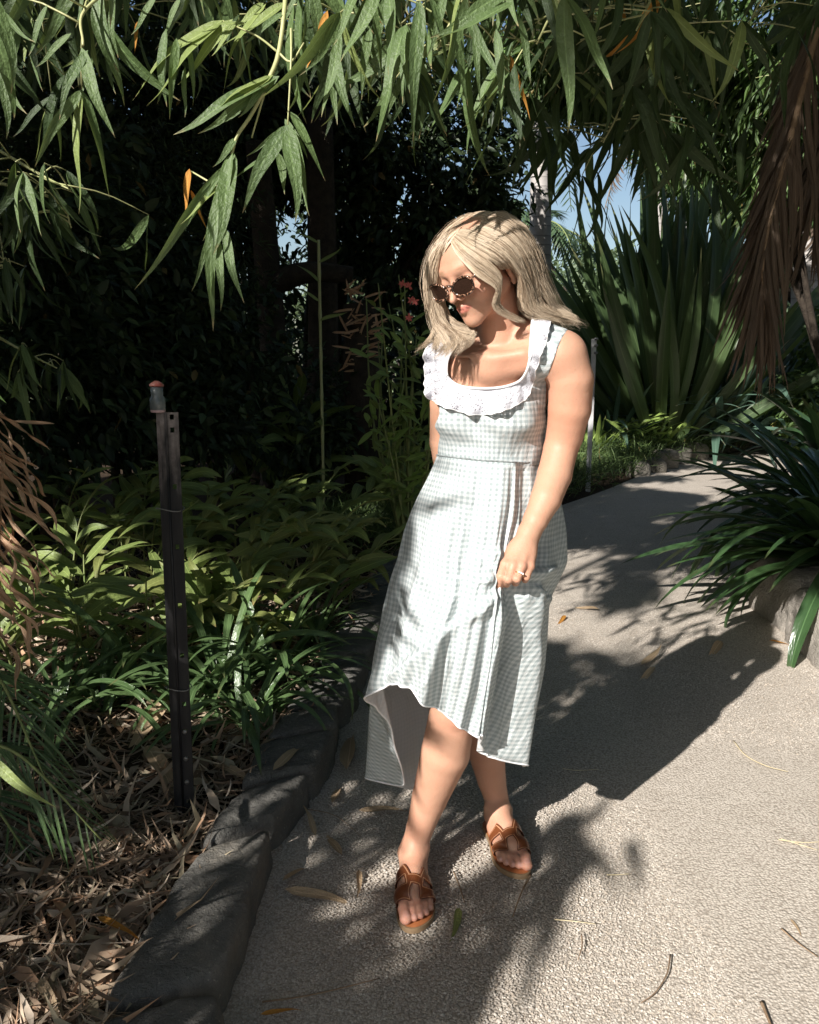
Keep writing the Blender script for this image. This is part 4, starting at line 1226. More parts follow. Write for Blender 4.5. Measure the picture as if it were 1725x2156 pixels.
# ------------------------------------------------------------------ leaves
def blade(L, W, n=8, bend=0.6, fold=0.18, twist=0.0, wave=0.0, prof='lance', seed=0, bend2=None):
    """leaf along +Y, upper face +Z, arching towards -Z"""
    r = np.random.default_rng(seed)
    t = np.linspace(0, 1, n + 1)
    if prof == 'lance': w = np.sin(np.pi * np.clip(t, 0, 1) ** 0.62) ** 0.9 * (1 - 0.15 * t)
    elif prof == 'strap': w = np.minimum(1, 0.75 + t) * np.clip((1 - t) / 0.28, 0, 1) ** 0.65
    elif prof == 'sword': w = (0.55 + 0.9 * t - 0.9 * t ** 2) * np.clip((1 - t) / 0.35, 0, 1) ** 0.8 * 1.35
    else: w = np.sin(np.pi * t ** 0.85) ** 0.75
    w = np.maximum(w, 0.02); w[-1] = 0.01
    ang = bend * t ** (bend2 or 1.3)
    dy, dz = np.cos(ang), -np.sin(ang)
    y = np.concatenate([[0], np.cumsum((dy[1:] + dy[:-1]) / 2)]) * L / n
    z = np.concatenate([[0], np.cumsum((dz[1:] + dz[:-1]) / 2)]) * L / n
    z = z + wave * L * np.sin(t * 9 + r.uniform(0, 6)) * t
    x = wave * L * 1.5 * np.sin(t * 5 + r.uniform(0, 6)) * t
    tw = twist * t
    V = []
    for s in (-1, 0, 1):
        hx = s * w * W / 2; hz = abs(s) * fold * w * W / 2
        nx, nz = hx * np.cos(tw) - hz * np.sin(tw), hx * np.sin(tw) + hz * np.cos(tw)
        # tilt the cross-section with the bend
        V.append(np.stack([x + nx, y + nz * np.sin(ang), z + nz * np.cos(ang)], 1))
    V = np.stack(V, 1)                                   # n+1, 3, 3
    U = np.stack(np.broadcast_arrays(np.array([0, .5, 1])[None], t[:, None]), -1)
    g = np.arange((n + 1) * 3).reshape(n + 1, 3)
    Fs = np.stack([g[:-1, :-1], g[:-1, 1:], g[1:, 1:], g[1:, :-1]], -1).reshape(-1, 4)
    return V.reshape(-1, 3), Fs, U.reshape(-1, 2)


def frame(d, up=(0, 0, 1)):
    d = np.asarray(d, float); d = d / (np.linalg.norm(d) + 1e-12)
    up = np.asarray(up, float)
    x = np.cross(d, up)
    if np.linalg.norm(x) < 1e-4: x = np.cross(d, (1, 0, 0.01))
    x /= np.linalg.norm(x); z = np.cross(x, d)
    return np.stack([x, d, z], 1)


def place(name, me, parent, pos, d, up=(0, 0, 1), s=1.0, kind=None):
    R = frame(d, up)
    o = bpy.data.objects.new(name, me); col.objects.link(o)
    M = Matrix.Identity(4)
    pl = np.array(parent.location) if parent is not None else np.zeros(3)
    s3 = (s, s, s) if np.isscalar(s) else s
    for i in range(3):
        for j in range(3): M[i][j] = float(R[i, j] * s3[j])
        M[i][3] = float(pos[i] - pl[i])
    if parent is not None: o.parent = parent
    o.matrix_basis = M
    if kind: o['kind'] = kind
    return o


def frames(D, UP):
    D = D / (np.linalg.norm(D, axis=1)[:, None] + 1e-12)
    X = np.cross(D, UP); X /= np.linalg.norm(X, axis=1)[:, None] + 1e-9
    Z = np.cross(X, D)
    return np.stack([X, D, Z], 2)


def cloud(tmpls, pos, D, UP, S, rgn, off=np.zeros(3)):
    """many leaves merged: returns V, F, UV (uv.x keeps the leaf's own uv), random per leaf"""
    Vs, Fs, Us, Cs = [], [], [], []
    base = 0
    which = rgn.integers(0, len(tmpls), len(pos))
    for k, (V, Fq, U) in enumerate(tmpls):
        m = which == k
        if not m.any(): continue
        R = frames(D[m], UP[m])
        W = np.einsum('nij,vj->nvi', R, V) * S[m][:, None, None] + (pos[m] - off)[:, None]
        Vs.append(W.reshape(-1, 3)); n = m.sum()
        Fs.append((Fq[None] + (np.arange(n) * len(V))[:, None, None] + base).reshape(-1, Fq.shape[1]))
        Us.append(np.tile(U, (n, 1))); Cs.append(np.repeat(rgn.uniform(0, 1, n), len(V)))
        base += n * len(V)
    return np.vstack(Vs), np.vstack(Fs), np.vstack(Us), np.concatenate(Cs)


def crown_mat(name, c1, c2, tc, tfac=0.25, rough=0.5, spec=0.35):
    t = NT(name); at = t.n('Attribute', attribute_name='rnd')
    c = t.ramp(at.outputs['Fac'], [(0.0, c1), (0.8, c2), (0.985, tuple(min(1, x * 1.8) for x in c2)), (1.0, (0.25, 0.16, 0.06))])
    sh = t.principled(c, rough, spec)
    return t.done(t.with_translucent(sh, t.mix(0.6, c, tc), tfac))


def cloud_obj(name, mat, parent, *a, kind=None, loc=None):
    V, Fq, U, C = cloud(*a)
    me = make_mesh(name, V, Fq, [mat], uv=U, attrs={'rnd': C}, smooth_sh=True)
    o = link(name, me, parent)
    if kind: o['kind'] = kind
    return o


m_bamboo = leaf_mat('bamboo leaf', (0.055, 0.095, 0.040), (0.12, 0.18, 0.065), (0.34, 0.44, 0.09), 0.26, 0.42, 0.45, 70, tip=(0.45, 0.33, 0.18), tip_amt=0.75)
m_bamboo_y = leaf_mat('young bamboo leaf', (0.14, 0.19, 0.06), (0.24, 0.30, 0.10), (0.40, 0.48, 0.12), 0.30, 0.4, 0.45, 70, tip=(0.5, 0.4, 0.2), tip_amt=0.7)
m_dry = leaf_mat('dry leaf', (0.30, 0.20, 0.12), (0.45, 0.34, 0.22), (0.5, 0.33, 0.15), 0.15, 0.7, 0.2, 50, tip=(0.2, 0.12, 0.07), tip_amt=0.5)
m_orange = leaf_mat('withered orange leaf', (0.45, 0.19, 0.04), (0.55, 0.27, 0.06), (0.8, 0.35, 0.05), 0.35, 0.6, 0.2, 50, tip=(0.4, 0.3, 0.15))
m_ginger = leaf_mat('ginger leaf', (0.08, 0.125, 0.038), (0.20, 0.255, 0.075), (0.25, 0.33, 0.06), 0.22, 0.42, 0.45, 26, tip=(0.30, 0.24, 0.10))
m_ginger2 = leaf_mat('yellowing ginger leaf', (0.12, 0.15, 0.045), (0.20, 0.22, 0.07), (0.35, 0.38, 0.08), 0.25, 0.45, 0.4, 26, tip=(0.40, 0.30, 0.13), tip_amt=0.9)
m_strap = leaf_mat('strap leaf', (0.045, 0.09, 0.035), (0.10, 0.16, 0.06), (0.2, 0.32, 0.08), 0.18, 0.28, 0.6, 24, tip=(0.2, 0.15, 0.07), vein=0.3)
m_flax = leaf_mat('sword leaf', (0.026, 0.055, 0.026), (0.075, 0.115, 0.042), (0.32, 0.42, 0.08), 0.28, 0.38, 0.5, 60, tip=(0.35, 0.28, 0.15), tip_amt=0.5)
m_bluest = leaf_mat('blue green strap leaf', (0.04, 0.085, 0.062), (0.09, 0.15, 0.11), (0.15, 0.3, 0.15), 0.15, 0.34, 0.5, 20, tip=(0.3, 0.22, 0.12))
m_clivia = leaf_mat('dark strap leaf', (0.022, 0.055, 0.022), (0.05, 0.10, 0.035), (0.18, 0.3, 0.06), 0.18, 0.28, 0.6, 16, tip=(0.1, 0.08, 0.04), vein=0.3)
m_bright = leaf_mat('fresh green leaf', (0.16, 0.26, 0.06), (0.28, 0.38, 0.10), (0.4, 0.55, 0.1), 0.3, 0.4, 0.45, 20, tip=(0.4, 0.35, 0.15))
m_deadfrond = leaf_mat('dead frond leaflet', (0.050, 0.036, 0.027), (0.12, 0.088, 0.064), (0.3, 0.16, 0.08), 0.10, 0.75, 0.15, 20, tip=(0.25, 0.17, 0.1))
m_deadtwist = leaf_mat('curled dead leaf', (0.34, 0.14, 0.05), (0.55, 0.38, 0.26), (0.6, 0.25, 0.08), 0.18, 0.7, 0.2, 20, tip=(0.5, 0.42, 0.33))
m_darkb = leaf_mat('dark narrow leaf', (0.018, 0.036, 0.014), (0.042, 0.068, 0.024), (0.20, 0.28, 0.05), 0.22, 0.45, 0.35, 70, tip=(0.2, 0.14, 0.07), tip_amt=0.7)  # darker copy of the bamboo leaf, canopy shade put into its colour
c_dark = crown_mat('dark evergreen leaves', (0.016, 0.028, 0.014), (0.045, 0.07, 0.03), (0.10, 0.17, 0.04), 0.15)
c_bamb = crown_mat('bamboo crown leaves', (0.035, 0.07, 0.025), (0.09, 0.15, 0.045), (0.3, 0.42, 0.07), 0.25)
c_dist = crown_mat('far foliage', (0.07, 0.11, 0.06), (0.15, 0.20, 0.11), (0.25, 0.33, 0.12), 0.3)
c_grass = crown_mat('mondo grass', (0.03, 0.06, 0.022), (0.10, 0.15, 0.05), (0.2, 0.3, 0.06), 0.2)
m_stem = simple_mat('green stem', (0.16, 0.22, 0.07), (0.28, 0.30, 0.12), 20, 0.5, 0.4, 0.2)
m_bstem = simple_mat('bamboo stem', (0.38, 0.42, 0.17), (0.50, 0.48, 0.26), 14, 0.4, 0.5, 0.2)
m_bark = simple_mat('dark bark', (0.030, 0.024, 0.019), (0.07, 0.055, 0.042), 14, 0.9, 0.2, 0.8, 0.02)
m_twig = simple_mat('dry twig', (0.20, 0.13, 0.08), (0.32, 0.23, 0.15), 40, 0.8, 0.2, 0.5)


def variants(mat, name, specs):
    out = []
    for sp_ in specs:
        V, Fq, U = blade(**sp_)
        out.append(make_mesh(name, V, Fq, [mat], uv=U))
    return out


def bl_specs(L, W, prof, n, bends, **k):
    return [dict(L=L, W=W, n=n, bend=b, prof=prof, seed=i, twist=rng.uniform(-.5, .5) * k.get('tw', 1), fold=k.get('fold', 0.18), wave=k.get('wave', 0.012)) for i, b in enumerate(bends)]


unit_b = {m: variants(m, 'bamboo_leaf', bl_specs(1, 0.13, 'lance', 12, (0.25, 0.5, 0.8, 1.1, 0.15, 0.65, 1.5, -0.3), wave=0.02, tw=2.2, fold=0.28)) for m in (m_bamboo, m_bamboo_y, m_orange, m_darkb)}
# ------------------------------------------------------------------ garden post on the left
m_post = NT('blackened steel')
t = m_post; co = t.coord('Object'); n1 = t.noise(t.scalev(co, (30, 30, 6)), 1.0, 5); sz = t.n('SeparateXYZ'); t.l(co, sz.inputs[0])
topm = t.ramp(t.math('MULTIPLY', t.math('ADD', sz.outputs[2], t.math('MULTIPLY', n1, 0.5)), 0.72), [(0.88, (0, 0, 0)), (0.99, (0.85, 0.85, 0.85))])
c = t.mix(t.ramp(n1, [(0.45, (0, 0, 0)), (0.7, (1, 1, 1))]), (0.012, 0.012, 0.014), (0.035, 0.033, 0.033))
c = t.mix(topm, c, t.mix(t.noise(co, 60, 3), (0.48, 0.42, 0.40), (0.07, 0.045, 0.04)))
m_postm = t.done(t.principled(c, 0.55, 0.4, t.bump(n1, 0.4, 0.003)))
pb = G(390, 1735, 0.03)
post = empty('garden_post', pb, 'black steel picket with a capped top standing in the leaf litter on the left', 'post')
ptop = P(352, 868, pb[1]) 
Hh = ptop[2] - pb[2]
lean = (ptop - pb)[:2] / Hh
def PL(x, y, z): return np.array([x + lean[0] * z, y + lean[1] * z, z])
def steel_face(x0, x1, y, holes, name):
    """vertical flange with drilled holes"""
    bm = bmesh.new()
    n = 60; zs = np.linspace(-0.05, Hh, n)
    hw = x1 - x0
    mb = MB(); hz = sorted(holes)
    xs = np.linspace(x0, x1, 9)
    zs = sorted(set(list(np.linspace(-0.05, Hh, 24)) + [h + d for h in hz for d in (-0.0065, -0.003, 0.003, 0.0065)]))
    V = [PL(x, y, z) for z in zs for x in xs]
    Fs = []
    for i in range(len(zs) - 1):
        for j in range(8):
            zc, xc = (zs[i] + zs[i + 1]) / 2, (xs[j] + xs[j + 1]) / 2
            if any(abs(zc - h) < 0.0066 and abs(xc - (x0 + hw * 0.62)) < 0.0055 for h in hz): continue
            Fs.append((i * 9 + j, i * 9 + j + 1, (i + 1) * 9 + j + 1, (i + 1) * 9 + j))
    o = link(name, make_mesh(name, V, Fs, [m_postm], smooth_sh=False), post)
    add_solidify(o, 0.004, 0)
holes = [Hh - 0.012, Hh - 0.045, 0.96, 0.80, 0.64, 0.50, 0.36, 0.28, 0.20, 0.13, 0.07, 0.02]
steel_face(-0.016, 0.028, 0.0, holes, 'flange')
mb = MB()
mb.add([PL(-0.016, 0, -0.05), PL(-0.016, 0.045, -0.05), PL(-0.020, 0.045, -0.05), PL(-0.020, 0, -0.05), PL(-0.016, 0, Hh - 0.004), PL(-0.016, 0.045, Hh - 0.004), PL(-0.020, 0.045, Hh - 0.004), PL(-0.020, 0, Hh - 0.004)],
       [(0, 1, 5, 4), (1, 2, 6, 5), (2, 3, 7, 6), (3, 0, 4, 7), (4, 5, 6, 7), (3, 2, 1, 0)])
mb.add([PL(-0.032, 0.012, -0.05), PL(-0.021, 0.012, -0.05), PL(-0.021, 0.018, -0.05), PL(-0.032, 0.018, -0.05), PL(-0.032, 0.012, Hh), PL(-0.021, 0.012, Hh), PL(-0.021, 0.018, Hh), PL(-0.032, 0.018, Hh)],
       [(0, 1, 5, 4), (1, 2, 6, 5), (2, 3, 7, 6), (3, 0, 4, 7), (4, 5, 6, 7), (3, 2, 1, 0)])
mb.build('web', m_postm, post, sm=False)
mb = MB(); mb.tube([PL(-0.003, -0.004, -0.04), PL(-0.003, -0.004, Hh - 0.002)], 0.0035, 6); mb.build('rib', m_postm, post)
m_galv = simple_mat('galvanised wire', (0.22, 0.22, 0.22), (0.34, 0.33, 0.32), 60, 0.45, 0.5, 0.3, metallic=0.6)
for z in (0.90, 0.405):
    mb = MB(); th = np.linspace(0, 2 * np.pi, 17)
    mb.tube([PL(-0.006 + 0.036 * math.cos(a), 0.010 + 0.024 * math.sin(a), z + 0.004 * math.sin(a * 2)) for a in th], 0.0016, 5, False)
    mb.build('tie_wire', m_galv, post)
for z in (0.28, 0.20, 0.13):
    mb = MB(); p0 = PL(0.011, -0.003, z); mb.tube([p0 + np.array([0, 0.002, 0]), p0 - np.array([0, 0.003, 0])], 0.006, 10); mb.build('rivet', m_galv, post)
m_capg = simple_mat('cloudy plastic', (0.10, 0.12, 0.13), (0.16, 0.18, 0.18), 80, 0.2, 0.7, 0.2)
m_capr = simple_mat('red plastic', (0.30, 0.05, 0.04), (0.40, 0.22, 0.18), 80, 0.3, 0.5, 0.1)
cap = MB()
c0 = PL(-0.024, 0.004, Hh)
prof = [(0.0, 0.018), (0.006, 0.018), (0.007, 0.0195), (0.034, 0.0195), (0.040, 0.015), (0.046, 0.0155), (0.064, 0.0150)]
cap.tube([c0 + np.array([0, 0, z]) for z, r_ in prof], [r_ for z, r_ in prof], 16)
capo = cap.build('post_cap', m_capg, post)
cr = MB(); cr.tube([c0 + np.array([0, 0, z]) for z in (0.065, 0.069, 0.074, 0.079)], [0.0175, 0.0185, 0.013, 0.005], 16)
link('red_button', cr.mesh('red_button', [m_capr]), capo)
cr = MB(); cr.tube([c0 + np.array([0, 0, z]) for z in (0.000, 0.007)], [0.0185, 0.0185], 16)
m_pink = simple_mat('faded pink band', (0.55, 0.36, 0.38), (0.62, 0.45, 0.45), 50, 0.5, 0.3, 0.1)
link('band', cr.mesh('band', [m_pink]), capo)

# pale stake behind the woman's arm
sb = P(1239, 1010, 8.0); sb[2] = 0
stake = empty('garden_stake', sb, 'thin pale metal stake just right of the womans upper arm', 'post')
mb = MB(); mb.box((0, 0, 0.72), (0.022, 0.012, 0.74)); mb.build('stake', simple_mat('pale painted steel', (0.45, 0.45, 0.46), (0.6, 0.6, 0.6), 12, 0.5, 0.4, 0.3), stake, sm=False)
for z in (1.46, 1.40, 1.33): 
    mb = MB(); mb.tube([(0.0, -0.016, z), (0.034, -0.016, z)], [0.012, 0.010], 8); mb.build('bolt', m_galv, stake)

# ------------------------------------------------------------------ leaf litter
m_litter = attr_mat('leaf litter', 0.8, 0.2, 0.1, 40, 0.5)
tm = [blade(1, w, 3, b, 0.25, tw, 0.03, 'lance', i) for i, (w, b, tw) in enumerate([(0.12, 0.5, 0.6), (0.09, -0.6, -0.8), (0.16, 1.0, 1.2), (0.07, 0.3, 0.3), (0.11, -1.2, 1.5), (0.24, 0.9, 0.5)])]
tm += [blade(1, 0.022, 2, 0.3, 0.5, 0.2, 0.05, 'strap', 9), blade(1, 0.035, 2, -0.3, 0.5, 0.2, 0.05, 'strap', 8)]
N = 19000
r = np.random.default_rng(11)
yy = 1.0 + 4.2 * r.uniform(0, 1, N) ** 1.25
lx = np.interp(yy, le[:110, 1], le[:110, 0])
kw = 0.27
xx = lx + 0.10 - kw - (0.62 * yy + 0.35 + lx * 0.9).clip(0.3) * r.uniform(-0.06, 1, N)
pos = np.stack([xx, yy, np.zeros(N)], 1)
pos[:, 2] = 0.065 + r.uniform(0, 0.022, N) ** 1.0 + 0.02 * np.sin(xx * 5) * np.sin(yy * 4.3)
D = np.stack([r.normal(size=N), r.normal(size=N), r.normal(size=N) * 0.16], 1)
UP = np.stack([r.normal(size=N) * 0.35, r.normal(size=N) * 0.35, np.ones(N)], 1)
S_ = r.uniform(0.05, 0.15, N) * (1 + 0.7 * (r.uniform(0, 1, N) > 0.92))
V, Fq, U, C = cloud(tm, pos, D, UP, S_, r)
pal = 1.18 * np.array([[0.40, 0.31, 0.22], [0.56, 0.45, 0.34], [0.28, 0.20, 0.14], [0.68, 0.57, 0.45], [0.47, 0.35, 0.25], [0.18, 0.13, 0.09], [0.52, 0.33, 0.21], [0.42, 0.36, 0.25]])
link_l = link('leaf_litter', make_mesh('leaf_litter', V, Fq, [m_litter], colors=pal[(C * 7.99).astype(int)]))
tag(link_l, kind='stuff')

# single fallen leaves and twigs one can pick out
dryv = variants(m_dry, 'dry_leaf', [dict(L=1, W=w, n=8, bend=b, prof=p_, seed=i, twist=tw, fold=f, wave=0.02) for i, (w, b, p_, tw, f) in enumerate(
    [(0.15, 0.25, 'lance', 0.4, 0.3), (0.13, -0.35, 'lance', -0.8, 0.5), (0.18, 0.5, 'lance', 0.3, 0.4), (0.17, 0.3, 'lance', 0.5, 0.6), (0.11, 0.9, 'lance', 1.2, 0.6)])])
greenv = variants(m_ginger2, 'green_leaf', [dict(L=1, W=0.2, n=8, bend=0.4, prof='lance', seed=3, twist=0.8, fold=0.5, wave=0.02)])
orv = variants(m_orange, 'orange_leaf', [dict(L=1, W=0.14, n=8, bend=0.4, prof='lance', seed=3, twist=0.8, fold=0.4, wave=0.02)])
fallen = [
 ((755, 1706), (868, 1700), 0.01, 0, 'long curled tan leaf on the gravel left of the womans front shin', dryv),
 ((600, 1872), (762, 1902), 0.012, 0, 'narrow pale dry leaf lying on gravel beside the large kerb stone', dryv),
 ((595, 1855), (655, 1812), 0.02, 2, 'brown dry leaf leaning from the kerb foot onto the gravel', dryv),
 ((757, 1832), (753, 1885), 0.01, 3, 'short broad dry leaf with an ochre tip on the gravel left of the front sandal', dryv),
 ((665, 1760), (640, 1700), 0.015, 1, 'curled dry leaf against the kerb foot below the dress hem', dryv),
 ((700, 1690), (722, 1640), 0.012, 2, 'greyish dry leaf on gravel between kerb and dress hem', dryv),
 ((720, 1800), (683, 1745), 0.01, 0, 'dry brown leaf on the gravel by the kerb with a thin stalk', dryv),
 ((730, 1620), (745, 1520), 0.02, 3, 'wide crumpled dry leaf upright against the kerb below the dress', dryv),
 ((575, 1622), (655, 1548), 0.125, 0, 'slim tan leaf lying across the top of the kerb stones', dryv),
 ((968, 1912), (950, 1975), 0.012, -1, 'small green curled leaf on the gravel right of the front sandal', greenv),
 ((1262, 1283), (1205, 1275), 0.012, 3, 'flat tan leaf piece on the sunny gravel right of the skirt', dryv),
 ((1192, 1296), (1172, 1312), 0.012, -2, 'small orange leaf on the gravel right of the skirt', orv),
 ((1620, 1348), (1672, 1356), 0.012, -2, 'orange brown leaf at the foot of the pale stone wall', orv),
 ((1380, 1405), (1325, 1440), 0.012, 4, 'thin curled leaf in the shadow on the path', dryv),
 ((1350, 1400), (1395, 1370), 0.012, 1, 'dull leaf lying in the womans shadow on the path', dryv),
 ((1520, 1350), (1490, 1380), 0.012, 2, 'small pale leaf in shade on the path near the wall', dryv),
 ((1850, 2130 - 190), (1790, 2130 - 260), 0.012, 2, None, dryv),
 ((1665, 1935), (1690, 1970), 0.012, 0, 'small tan leaf on the sunny gravel at the right', dryv),
 ((548, 2136), (640, 2120), 0.015, 0, 'orange brown stem of a leaf on the gravel at the bottom edge', orv),
 ((85, 2060), (120, 2180 - 30), 0.10, 3, 'pale papery sheath in the leaf litter at the lower left', dryv),
 ((380, 1430), (250, 1570), 0.10, 3, 'long straw coloured bamboo sheath among the strap leaves', dryv),
 ((310, 1570), (370, 1665), 0.11, 2, 'broad tan dry leaf in the litter left of the post', dryv),
 ((520, 1640), (440, 1590), 0.10, 0, 'orange tan leaf in the litter right of the post', dryv),
 ((205, 1930), (300, 1975), 0.11, 2, 'reddish brown curled leaf in a spot of sun in the litter', orv),
]
for (a_, b_, z, k, lab, vs) in fallen:
    if lab is None: continue
    A = G(*a_, z); B = G(*b_, z)
    me = vs[max(k, 0) % len(vs)]
    Ln = np.linalg.norm(B - A)
    o = place('fallen_leaf', me, None, A, B - A, (0.25 * rng.uniform(-1, 1), -0.35, 1), Ln)
    tag(o, lab, 'leaf', 'fallen leaves')
def twig(pts, rad, lab, z=0.008, mat=None):
    p = catmull([G(u, v, z + 0.006 * rng.random()) for u, v in pts], 14)
    mb = MB(); off = p[0].copy(); mb.tube(p - off, rad * np.linspace(1, 0.5, 14), 5)
    o = mb.build('twig', mat or m_twig, None, loc=off); tag(o, lab, 'twig', 'twigs on the ground')
m_straw = simple_mat('straw', (0.50, 0.42, 0.26), (0.60, 0.52, 0.35), 30, 0.7, 0.2, 0.2)
twig([(1118, 1842), (1098, 1880), (1080, 1930)], 0.0030, 'dark curved twig at the toe of the rear sandal')
twig([(1412, 2010), (1405, 2050), (1380, 2090), (1350, 2112)], 0.0020, 'thin curved dark twig on the sunny gravel right of centre')
twig([(1604, 2110), (1620, 2150), (1640, 2200)], 0.0040, 'thick dark twig at the bottom right edge of the gravel')
twig([(1225, 1968), (1226, 1992), (1218, 2020)], 0.0020, 'short hooked twig on the gravel below the womans shadow')
twig([(1168, 1936), (1210, 1940), (1255, 1946)], 0.0016, 'straight pale straw on the gravel right of the sandals', mat=m_straw)
twig([(1278, 1842), (1300, 1842), (1326, 1840)], 0.0016, 'short pale straw further right on the gravel', mat=m_straw)
twig([(1545, 1560), (1570, 1590), (1612, 1612), (1660, 1625)], 0.0022, 'bent straw on the gravel by the shadow edge', mat=m_straw)
twig([(1640, 1768), (1690, 1774), (1735, 1772)], 0.0018, 'straw lying level at the right edge of the gravel', mat=m_straw)
twig([(1645, 1766), (1690, 1780), (1722, 1790)], 0.0016, 'straw slanting down at the right edge of the gravel', mat=m_straw)
twig([(1645, 1955), (1680, 1985), (1722, 2015)], 0.0022, 'reddish stem at the right edge of the sunny gravel')
twig([(1185, 1618), (1215, 1622), (1262, 1620)], 0.0014, 'thin straw in the dark shadow right of the hem', mat=m_straw)
twig([(552, 2110), (640, 2098), (730, 2078), (800, 2060)], 0.0022, 'long reddish stem on the gravel near the bottom edge')
twig([(955, 1835), (970, 1872), (978, 1900)], 0.0022, 'curved dark leaf stalk right of the front sandal')
twig([(612, 1700), (700, 1715), (760, 1760)], 0.0015, 'thin stalk across the gravel beside the kerb')

# ------------------------------------------------------------------ plants of the left bed
ging_l = variants(m_ginger, 'leaf', bl_specs(1, 0.21, 'oval', 9, (0.5, 0.9, 1.3, 0.3), fold=0.15, wave=0.02))
ging_y = variants(m_ginger2, 'leaf', bl_specs(1, 0.20, 'oval', 9, (0.7, 1.1, 1.5), fold=0.3, wave=0.03))
strap_l = variants(m_strap, 'leaf', bl_specs(1, 0.052, 'strap', 14, (1.4, 1.9, 2.3, 1.1, 2.6), fold=0.3, wave=0.008, tw=0.8))


def ginger(base, canes, H_, label, group, yel=0.3, lean=(0, 0), leafL=0.26, mats=None, seed=0, name='ginger_plant'):
    r = random.Random(seed)
    root = empty(name, base, label, 'plant', group)
    for c in range(canes):
        a = r.uniform(0, 6.28)
        ln = np.array([math.cos(a) * 0.35 + lean[0], math.sin(a) * 0.35 + lean[1], 0]) * H_
        h = H_ * r.uniform(0.65, 1.1)
        b = np.asarray(base, float) + np.array([math.cos(a) * 0.10, math.sin(a) * 0.10, -0.03])
        pts = catmull([b, b + ln * 0.2 + np.array([0, 0, h * 0.4]), b + ln * 0.6 + np.array([0, 0, h * 0.75]), b + ln * 1.15 + np.array([0, 0, h * 0.95])], 14)
        mb = MB(); mb.tube(pts - np.asarray(base), np.linspace(0.0065, 0.0025, 14), 5); mb.build('stem', m_stem, root)
        nl = r.randint(7, 10)
        hd = math.atan2(ln[1], ln[0]) + 1.57 + r.uniform(-.5, .5)
        for k in range(nl):
            f = 0.25 + 0.75 * k / (nl - 1)
            i = min(12, int(f * 13)); p = pts[i]; T = pts[i + 1] - pts[i]; T /= np.linalg.norm(T)
            side = hd + (math.pi if k % 2 else 0) + r.uniform(-.35, .35)
            d = np.array([math.cos(side), math.sin(side), 0]) * 0.8 + T * (0.7 + 0.5 * (k == nl - 1)) + np.array([0, 0, r.uniform(-.1, .25)])
            vs = ging_y if r.random() < yel else ging_l
            place('leaf', r.choice(vs), root, p, d, (r.uniform(-.3, .3), r.uniform(-.9, .0), 1), leafL * r.uniform(0.7, 1.2) * (0.7 + 0.3 * math.sin(f * 3)))
    return root


gl_spots = [((300, 1290), 4, 0.72, 'left of the post top, upright canes with broad leaves'), ((150, 1330), 4, 0.62, 'between the dead fronds and the post'),
            ((455, 1330), 5, 0.62, 'just right of the post with wilting yellow green leaves'), ((590, 1300), 5, 0.60, 'right of the post, leaning to the kerb with yellowed leaves'),
            ((690, 1290), 4, 0.42, 'lowest one, spilling over the kerb behind the dress'), ((230, 1200), 5, 0.70, 'second row behind the post on the left'),
            ((520, 1210), 5, 0.62, 'second row behind the right hand canes'), ((60, 1230), 4, 0.8, 'at the left edge of the picture behind the dead fronds'),
            ((640, 1195), 4, 0.6, 'in the dark back row beside the kerb'), ((380, 1180), 4, 0.62, 'in the dark back row directly behind the post'), ((590, 1385), 3, 0.34, 'short drooping one in front of the kerb stones'), ((90, 1420), 4, 0.50, 'low one near the palm fronds at the left'), ((215, 1400), 4, 0.50, 'low one left of the post foot, in front row'), ((340, 1385), 4, 0.48, 'front row one right against the post'), ((500, 1385), 4, 0.44, 'front row one above the strap leaves'), ((130, 1240), 5, 0.85, 'tall one at the left below the dark shrubs'), ((320, 1225), 5, 0.75, 'tall one behind the post in the third row'), ((460, 1225), 5, 0.72, 'tall one in the third row right of the post')]
for i, (uv_, n_c, h_, where) in enumerate(gl_spots):
    ginger(G(*uv_, 0.06), n_c, h_, 'ginger plant ' + where, 'ginger plants in the left bed', yel=0.5 if i in (2, 3, 4, 10) else 0.15, lean=(0.25, -0.15), seed=i, leafL=0.27)
# broad dark plants further back
for i, (u, v, h_, wh) in enumerate([(560, 1100, 0.95, 'at the left of the dark back rows'), (700, 1085, 1.0, 'in the middle of the dark back rows'), (810, 1090, 0.85, 'nearest the dress in the dark back rows'), (430, 1085, 0.9, 'far back behind the post'), (890, 1120, 0.55, 'low beside the left hip of the dress')]):
    ginger(G(u, v, 0.06), 5, h_, 'tall broad leaved plant ' + wh, 'broad leaved plants in the dark back of the bed', yel=0.05, lean=(0.15, -0.1), leafL=0.42, seed=40 + i, name='broad_leaved_plant')


def strap_clump(base, n, L, lab, grp, vs, seed, el=(0.5, 1.35), az=(0, 6.283), name='strap_leaf_plant', cat='plant', Wd=1.0, r0=0.03, up_j=0.25):
    r = random.Random(seed)
    root = empty(name, base, lab, cat, grp)
    for k in range(n):
        a = r.uniform(*az); e = r.uniform(*el)
        d = np.array([math.cos(a) * math.cos(e), math.sin(a) * math.cos(e), math.sin(e)])
        p = np.asarray(base) + np.array([math.cos(a) * r0, math.sin(a) * r0, 0])
        l = L * r.uniform(0.65, 1.15)
        place('leaf', r.choice(vs), root, p, d, (r.uniform(-up_j, up_j), r.uniform(-up_j, up_j), 1), (l * Wd, l, l))
    return root


